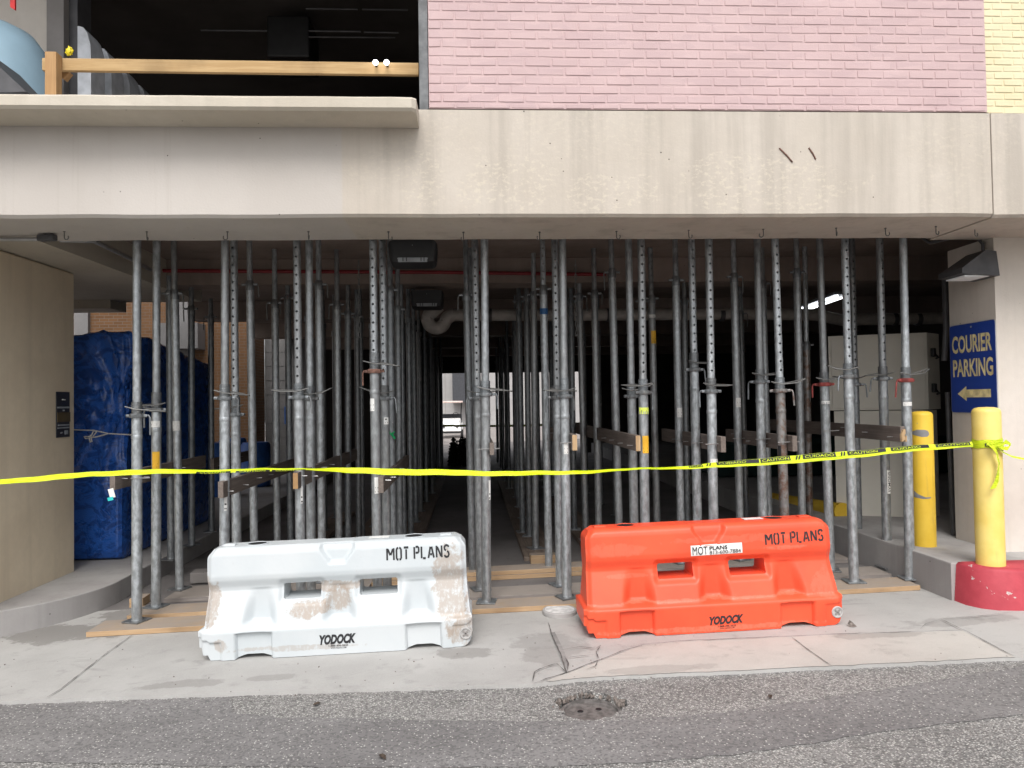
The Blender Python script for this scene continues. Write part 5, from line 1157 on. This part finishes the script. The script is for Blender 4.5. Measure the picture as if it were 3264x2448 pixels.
mb = MB(); mb.lathe([(.155, .02), (.155, .038), (.001, .040)], (MH[0]+.005, MH[1]-.012, zc), 44, False)
cvl = mb.build('lid', M['cast_iron'], cv, smooth=True, angle=30)
for dx, dy in ((-.06, .02), (.05, .04)): mb = MB(); mb.lathe([(.018, .041), (.016, .043), (.001, .043)], (MH[0]+.005+dx, MH[1]-.012+dy, zc), 14, False); sub(mb, 'pick_hole_shade', M['black_ink'], cvl, cv)  # pick holes are black discs, their inner shade put into the colour
def rubble(name, mat, pts, smin, smax, seed, label, zf):
    rn = random.Random(seed); mb = MB()
    for (x, y) in pts:
        b_ = bmesh.new(); bmesh.ops.create_icosphere(b_, subdivisions=1, radius=rn.uniform(smin, smax)); sq = rn.uniform(.5, .9); o = Vector((x, y, 0)); rz = rn.uniform(0, 6); ex = rn.uniform(.6, 1.3)
        for v in b_.verts: q = v.co*(1+.35*noise.noise(v.co*40+Vector((x*9, y*9, seed)))); v.co = Vector((o.x+q.x*ex*math.cos(rz)-q.y*math.sin(rz), o.y+q.x*ex*math.sin(rz)+q.y*math.cos(rz), zf(x, y)+q.z*sq))
        mb.add_bm(b_)
    o = mb.build(name, mat); o['kind'] = 'stuff'; o['label'] = label; return o
rn = random.Random(2); pts = []
for k in range(90): a = rn.uniform(.0, math.pi*1.05); q = rn.uniform(.175, .215); pts.append((MH[0]+q*math.cos(a), MH[1]+q*math.sin(a)*.97))
rubble('asphalt_rubble', M['chunk'], pts, .004, .014, 3, 'broken asphalt crumbs round the sunken valve cover', lambda x, y: zg(x)-.05+.03*rn.random())
pts = [tuple(Vector(g2(rn.uniform(1690, 1990), rn.uniform(2185, 2200)))+Vector((0, rn.uniform(-.02, .02)))) for k in range(70)]
rubble('pavement_grit', M['rubble'], pts, .002, .007, 4, 'pale grit along the broken edge of the pavement', lambda x, y: zg(x)+.0)
pts = [g2(rn.uniform(-50, 3264), rn.uniform(2010, 2230)) for k in range(120)]
rubble('pavement_grit', M['chunk'], pts, .002, .006, 5, 'scattered dark specks of grit on the pavement', lambda x, y: zg(x)+.002)
for (lx, ly, rz, sz, lab) in ((1010, 2240, .6, .028, 'small dark leaf on the coarse road strip below the white barrier'), (1218, 2408, 2.2, .034, 'dark curled leaf on the smooth road band near the bottom'), (2455, 2215, 1.2, .026, 'small dark leaf on the road below the orange barrier')):
    q = G(lx, ly); q.z -= .012; ca, sa = math.cos(rz)*sz, math.sin(rz)*sz; mb = MB(); T_ = lambda a, b, c: q+Vector((a*ca-b*sa, a*sa+b*ca, c*sz))
    i = [mb.V(T_(*p)) for p in [(-1, 0, .1), (-.4, -.45, .35), (.5, -.4, .4), (1, 0, .15), (.5, .4, .45), (-.4, .45, .4), (-.4, 0, .08), (.5, 0, .08)]]
    for t in ((0, 1, 6), (1, 2, 7, 6), (2, 3, 7), (3, 4, 7), (4, 5, 6, 7), (5, 0, 6)): mb.Fc([i[k] for k in t])
    tag(mb.build('dry_leaf', M['leaf_brown'], base=q), lab, 'leaf')
mb = MB(); q = G(2718, 1998)
i = [mb.V(q+Vector(p)) for p in [(-.03, 0, .003), (0, -.02, .004), (.03, -.005, .003), (.02, .03, .02), (-.01, .025, .045), (-.028, .02, .02)]]; mb.Fc((i[0], i[1], i[3], i[5])); mb.Fc((i[1], i[2], i[3])); mb.Fc((i[5], i[3], i[4]))
tag(mb.build('dry_leaf', M['chunk'], base=q), 'curled dry brown leaf on the pavement right of the orange barrier', 'leaf')

# ------------------------------------------------------------------ blue tarp stack and clutter at the left
def tarp(name, label, x0, x1, y0, y1, z0, z1, tie, amp, mat):
    b_ = bmesh.new(); bmesh.ops.create_cube(b_, size=1)
    bmesh.ops.bevel(b_, geom=b_.edges[:], offset=.035, segments=2, affect='EDGES', profile=.5)
    bmesh.ops.subdivide_edges(b_, edges=b_.edges[:], cuts=34, use_grid_fill=True)
    rdg = lambda q: (1-abs(noise.noise(q)))**3
    for v in b_.verts:
        p = Vector((x0+(v.co.x+.5)*(x1-x0), y0+(v.co.y+.5)*(y1-y0), z0+(v.co.z+.5)*(z1-z0)))
        fy = (p.y-y0)/(y1-y0); fz = (p.z-z0)/(z1-z0)
        p.z -= .22*fy*fz**2 + .03*fz*math.sin((p.x-x0)*5)
        p.x += (.07*sstep(.45, .8, fz)*sstep(.5, 0, fy))*(1 if v.co.x > 0 else 0)
        d = p-tie; an = math.atan2(d.z, d.x+d.y*.6); rr_ = d.length
        fold = (1-abs(math.sin(an*7+2.2*noise.noise(p*1.3))))**2.5*math.exp(-rr_*.9)*min(1, rr_*4)
        sheet_ = rdg(Vector((p.x*1.3+p.z*.8, p.y*1.3, p.z*1.1-p.x*.7)))*.6+rdg(Vector((p.x*3+5, p.y*3, p.z*2.1+p.x)))*.22+rdg(Vector((p.x*7, p.y*7+p.z*3, p.z*6)))*.05
        lo = .22+.78*sstep(.27, .36, fz)
        n_ = 1.9*fold+sheet_-.6; n_ += .5*math.exp(-((fz-.30)/.025)**2)
        v.co = p+Vector((v.co.x, v.co.y, v.co.z*.4)).normalized()*n_*amp*lo
    mb = MB(); mb.add_bm(b_); return tag(mb.build(name, mat, smooth=True, angle=70), label, 'tarp')
xt0, xt1 = P(60, 1500, 8.3).x, P(388, 1700, 8.25).x
tarp('tarp_bundle', 'tall stack of goods wrapped in crinkled blue tarp behind the left pier', xt0, xt1, 8.25, 11.2, .12, P(300, 1058, 8.25).z, Vector((P(388, 1285, 8.2).x, 8.2, P(388, 1285, 8.2).z)), .075, M['tarp_blue'])
mb = MB(); mb.tube([P(180, 1368, 8.16), P(240, 1370, 8.15), P(300, 1372, 8.15), P(345, 1382, 8.15), P(420, 1386, 8.17)], .007, 6)
ro_ = thing('rope', 'knotted white rope tied round the blue tarp stack', 'rope', P(300, 1385, 8.15)); mb.build('line', M['rope'], ro_, smooth=True)
mb = MB(); mb.tube([P(345, 1382, 8.13), P(310, 1392, 8.12), P(272, 1398, 8.12), P(268, 1392, 8.1), P(290, 1391, 8.1), P(298, 1374, 8.1), P(308, 1376, 8.1), P(296, 1392, 8.1), P(288, 1386, 8.1), P(293, 1408, 8.1), P(288, 1410, 8.1), P(284, 1396, 8.11)], .007, 6); mb.build('knot', M['rope'], ro_, smooth=True)
for k, (x, Y, zt) in enumerate(((704, 14.0, .98), (815, 15.5, .9), (742, 16.5, .95))):
    q = P(x, 1400, Y); z0 = .12 if q.x < -3.4 else zg(q.x); mb = MB(); mb.lathe([(.26, 0), (.29, .03), (.29, .28), (.30, .3), (.29, .32), (.29, .58), (.30, .6), (.29, .62), (.29, zt-.06), (.25, zt), (.001, zt-.01)], (q.x, Y, z0), 24, False)
    tag(mb.build('plastic_drum', M['blue_drum'], smooth=True, angle=50), ['blue plastic drum, nearest of three beyond the tarp stack', 'blue plastic drum on the right of three beyond the tarp', 'blue plastic drum furthest back of the three'][k], 'drum', 'blue drums beyond the tarp')

# ------------------------------------------------------------------ right side clutter
mb = MB(); q0, q1 = P(2290, 1405, 12.5), P(2850, 1600, 12.5); dz0 = zg(4)
dp = thing('dumpster', 'dark green dumpster deep in the garage at the right', 'dumpster', ((q0.x+q1.x)/2, 13, KT))
mb.box(q0.x, 8.4, 12.5, 14.3, .42, q0.z, .02); mb.build('bin', M['dumpster_green'], dp)
mb = MB(); mb.box(q0.x-.05, 8.45, 12.45, 12.5, q0.z-.09, q0.z+.02, .01); mb.build('rim', M['dumpster_green'], dp)
for k in range(5): mb = MB(); x = q0.x+.3+k*.75; mb.box(x, x+.09, 12.44, 12.5, .45, q0.z-.1, .005); mb.build('rib', M['dumpster_green'], dp)
ec = P(2957, 1180, 8.0); zt, zb_ = P(2957, 1060, 8).z, P(2957, 1308, 8).z
a1 = Vector((-.93, .36, 0)).normalized(); a2 = Vector((.80, .60, 0)).normalized(); L1, L2 = 1.02, .34
cbn = thing('electrical_cabinet', 'pale grey electrical cabinet standing behind the right pier', 'cabinet', (ec.x, ec.y, KT))
def cabbox(z0, z1, ins, nm, mat, g=0.0):
    mb = MB(); o = Vector((ec.x, ec.y, 0)); q = [o+a1*-ins+a2*-ins, o+a1*(L1+ins)+a2*-ins, o+a1*(L1+ins)+a2*(L2+ins), o+a1*-ins+a2*(L2+ins)][::-1]
    mb.hexa([(p.x, p.y, z0) for p in q], [(p.x, p.y, z1) for p in q]); return mb.build(nm, M[mat], cbn)
cabbox(zb_+.01, zt, 0, 'box', 'cabinet_paint'); cabbox(KT-.01, zb_, -.03, 'plinth', 'cabinet_paint')
n1 = Vector((a1.y, -a1.x, 0)); n1 = n1 if n1.y < 0 else -n1
dr_ = MB(); dr_.obox(Vector((ec.x, ec.y, (zt+zb_)/2))+a1*(L1/2)+n1*.008, a1, n1, Vector((0, 0, 1)), L1/2-.03, .008, (zt-zb_)/2-.03, .003); do_ = dr_.build('door', M['cabinet_paint'], cbn)
n2 = Vector((a2.y, -a2.x, 0)); n2 = n2 if n2.y < 0 else -n2
for zz in (zt-.22, zb_+.25):
    mb = MB(); c = Vector((ec.x, ec.y, zz))+a2*.12+n2*.02; mb.obox(c, a2, n2, Vector((0, 0, 1)), .035, .02, .05, .008); mb.tube([c, c+n2*.05+Vector((0, 0, -.06)), c+n2*.05-a2*.06+Vector((0, 0, -.07))], .012, 6); mb.build('latch', M['black_metal'], cbn)
cyl_obj('conduit', 'dark conduits rising beside the pale cabinet against the right pier', 'conduit', [P(3020, 1250, 7.0), P(3030, 1500, 7.0), P(3042, 1760, 7.0)], .022, M['dark_metal'])
cyl_obj('conduit', 'dark conduit dropping from the deck behind the floodlight', 'conduit', [P(3012, 880, 7.1), P(3016, 1050, 7.1), P(3010, 1150, 7.1)], .028, M['dark_metal'])
pa, pb = P(2686, 1632, 8.3), P(2440, 1590, 10.3)
pl = thing('yellow_pipe', 'fallen yellow bollard pipe lying on the right kerb inside', 'pipe', (pa+pb)/2)
mb = MB(); mb.tube([pa, pb], .10, 20); mb.build('tube', M['yellow_chipped'], pl, smooth=True, angle=50)
mb = MB(); d_ = (pa-pb).normalized(); mb.tube([pa-d_*.1, pa+d_*.012], .106, 20); mb.build('end_cap', M['yellow_chipped'], pl, smooth=True, angle=50)

# ------------------------------------------------------------------ beyond the garage
bk = thing('brick_building', 'tan brick building beyond the courtyard behind the blue tarp', 'building', (-9, 18, -.2))
mb = MB(); mb.box(-16, -5.2, 18, 19, -.4, 7); mb.build('wall', M['brick_tan'], bk)
for x in (-9.3, -7.0): mb = MB(); mb.box(x, x+.32, 17.9, 17.999, -.4, 7); mb.build('pilaster', M['courtyard_white'], bk)
mb = MB(); q = P(560, 1080, 17.6); mb.box(P(508, 1080, 17.6).x, P(635, 1080, 17.6).x, 17.5, 17.99, P(560, 1112, 17.6).z, P(560, 1030, 17.6).z); mb.build('hanging_panel', M['courtyard_white'], bk)
sdg = thing('siding_building', 'pale grey sided building end past the tan brick one', 'building', (-4.7, 19, -.2))
mb = MB()
for k in range(40): mb.box(-5.19, -3.9, 19.0-.012*(k % 2), 19.6, -.3+k*.18, -.3+(k+1)*.18-.002)
mb.build('wall', M['courtyard_white'], sdg)
mb = MB(); p_ = P(905, 1320, 18.9); mb.box(P(906, 1300, 18.9).x, P(918, 1300, 18.9).x, 18.9, 18.98, P(910, 1352, 18.9).z, P(910, 1296, 18.9).z); mb.build('blue_panel', M['blue_drum'], sdg)
fb = thing('far_building', 'pale panelled building across the yard beyond the corridor', 'building', (0, 52, 0))
mb = MB(); mb.box(-14, 16, 52, 60, -.5, 9); mb.build('wall', M['far_white'], fb)
for k in range(9): mb = MB(); mb.box(-9+k*2.4, -8.97+k*2.4, 51.985, 51.999, -.4, 9); mb.build('panel_joint', M['raw_concrete'], fb)
x0, x1 = P(1441, 1200, 50).x, P(1500, 1200, 50).x
mb = MB(); mb.box(x0, x1, 50.5, 51.98, P(1450, 1283, 50.5).z, P(1450, 1170, 50.5).z); mb.build('canopy', M['far_dark'], fb)
gw = thing('yard_wall', 'low pinkish yard wall with a sloped cap left of the golf cart', 'wall', (P(1380, 1300, 32).x, 32, 0))
x0, x1 = P(1330, 1300, 32).x, P(1401, 1300, 32).x; zt = P(1395, 1250, 32).z
mb = MB(); mb.box(x0, x1, 32, 32.4, -.1, zt); mb.build('face', M['far_pink'], gw)
mb = MB(); mb.hexa([(x0, 31.95, zt+.002), (x1+.08, 31.95, zt+.002), (x1+.08, 32.45, zt+.002), (x0, 32.45, zt+.002)], [(x0, 32.0, zt+.22), (x1+.04, 32.0, zt+.06), (x1+.04, 32.4, zt+.06), (x0, 32.4, zt+.22)]); mb.build('cap', M['far_pink'], gw)
# golf cart facing us
Yc = 37.5; cxp = P(1436, 1330, Yc).x; zc0 = zg(cxp)
gc = thing('golf_cart', 'white golf cart facing the corridor in the bright yard', 'golf cart', (cxp, Yc, zc0))
mb = MB(); mb.box(cxp-.62, cxp+.62, Yc-.1, Yc+1.9, zc0+1.78, zc0+1.88, .03); mb.build('roof', M['cart_pink'], gc, smooth=True)
mb = MB()
mb.hexa([(cxp-.52, Yc-.3, zc0+.38), (cxp+.52, Yc-.3, zc0+.38), (cxp+.58, Yc+.5, zc0+.35), (cxp-.58, Yc+.5, zc0+.35)], [(cxp-.42, Yc-.12, zc0+.82), (cxp+.42, Yc-.12, zc0+.82), (cxp+.5, Yc+.45, zc0+1.0), (cxp-.5, Yc+.45, zc0+1.0)]); mb.build('cowl', M['cart_white'], gc)
mb = MB(); mb.box(cxp-.6, cxp+.6, Yc+1.15, Yc+2.2, zc0+.35, zc0+.75, .03); mb.build('rear_body', M['cart_white'], gc)
mb = MB(); mb.box(cxp-.55, cxp+.55, Yc+1.1, Yc+1.6, zc0+.752, zc0+.85, .03); mb.box(cxp-.55, cxp+.55, Yc+1.6, Yc+1.7, zc0+.852, zc0+1.2, .02); mb.build('seat', M['far_dark'], gc)
for sx in (-1, 1):
    for (y0_, y1_) in ((.42, .15), (1.75, 1.75)): mb = MB(); mb.tube([(cxp+sx*.5, Yc+y0_, zc0+.9), (cxp+sx*.55, Yc+y1_, zc0+1.78)], .02, 6); mb.build('roof_strut', M['black_metal'], gc)
    for yy in (.05, 1.7): mb = MB(); mb.tube([(cxp+sx*.5, Yc+yy, zc0+.22), (cxp+sx*.62, Yc+yy, zc0+.22)], .22, 16); mb.build('wheel', M['rubber'], gc)
    mb = MB(); mb.tube([(cxp+sx*.33, Yc-.26, zc0+.6), (cxp+sx*.33, Yc-.31, zc0+.6)], .06, 10); mb.build('headlight', M['glass_dark'], gc)
mb = MB(); mb.box(cxp-.5, cxp+.5, Yc-.36, Yc-.3, zc0+.26, zc0+.36, .02); mb.build('bumper', M['black_metal'], gc)
mb = MB(); mb.tube([(cxp+.25+.16*math.cos(a/8*6.283), Yc+.62+.06*math.sin(a/8*6.283), zc0+1.15+.14*math.sin(a/8*6.283)) for a in range(8)], .015, 6, True); mb.tube([(cxp+.25, Yc+.62, zc0+1.15), (cxp+.25, Yc+.45, zc0+.9)], .02, 6); mb.build('steering_wheel', M['rubber'], gc)
ft = P(1430, 1355, 24.3); mb = MB(); n_ = 12
for k in range(n_):
    xa_, xb_ = -.93+4.6*k/n_, -.93+4.6*(k+1)/n_; za_ = ft.z-.05*math.sin(math.pi*k/n_); zb2 = ft.z-.05*math.sin(math.pi*(k+1)/n_); mb.box(xa_, xb_, 24.12, 24.124, min(za_, zb2)-.035, min(za_, zb2)+.035)
tag(mb.build('caution_tape', M['tape_yellow']), 'second yellow tape strung across the far opening in front of the golf cart', 'tape')
# dark leafy mound by the far opening
rn = random.Random(21); mb = MB(); c = P(1452, 1440, 21.0); zt = P(1452, 1392, 21.0).z
mn = thing('shrub', 'dark bushy mound silhouetted in the bright far opening', 'shrub', (c.x, 21, 0))
for k in range(1500):
    while True:
        q = Vector((rn.uniform(-1, 1), rn.uniform(-1, 1), rn.uniform(0, 1)))
        if q.length < 1+.12*math.sin(q.x*9): break
    o = Vector((c.x+.14+q.x*.42, 21+q.y*.4, q.z*zt)); d = Vector((rn.uniform(-1, 1), rn.uniform(-1, 1), rn.uniform(-1, 1))).normalized(); e = d.orthogonal().normalized()
    mb.poly([o-d*.05, o+e*.03, o+d*.05, o-e*.03])
mb.build('crown', M['leaf_dark'], mn)
mb = MB(); mb.tube([(c.x+.08, 21, -.02), (c.x+.1, 21, .2), (c.x+.06, 21.02, .4)], [.03, .025, .012], 8); mb.build('stem', M['brown_timber'], mn)
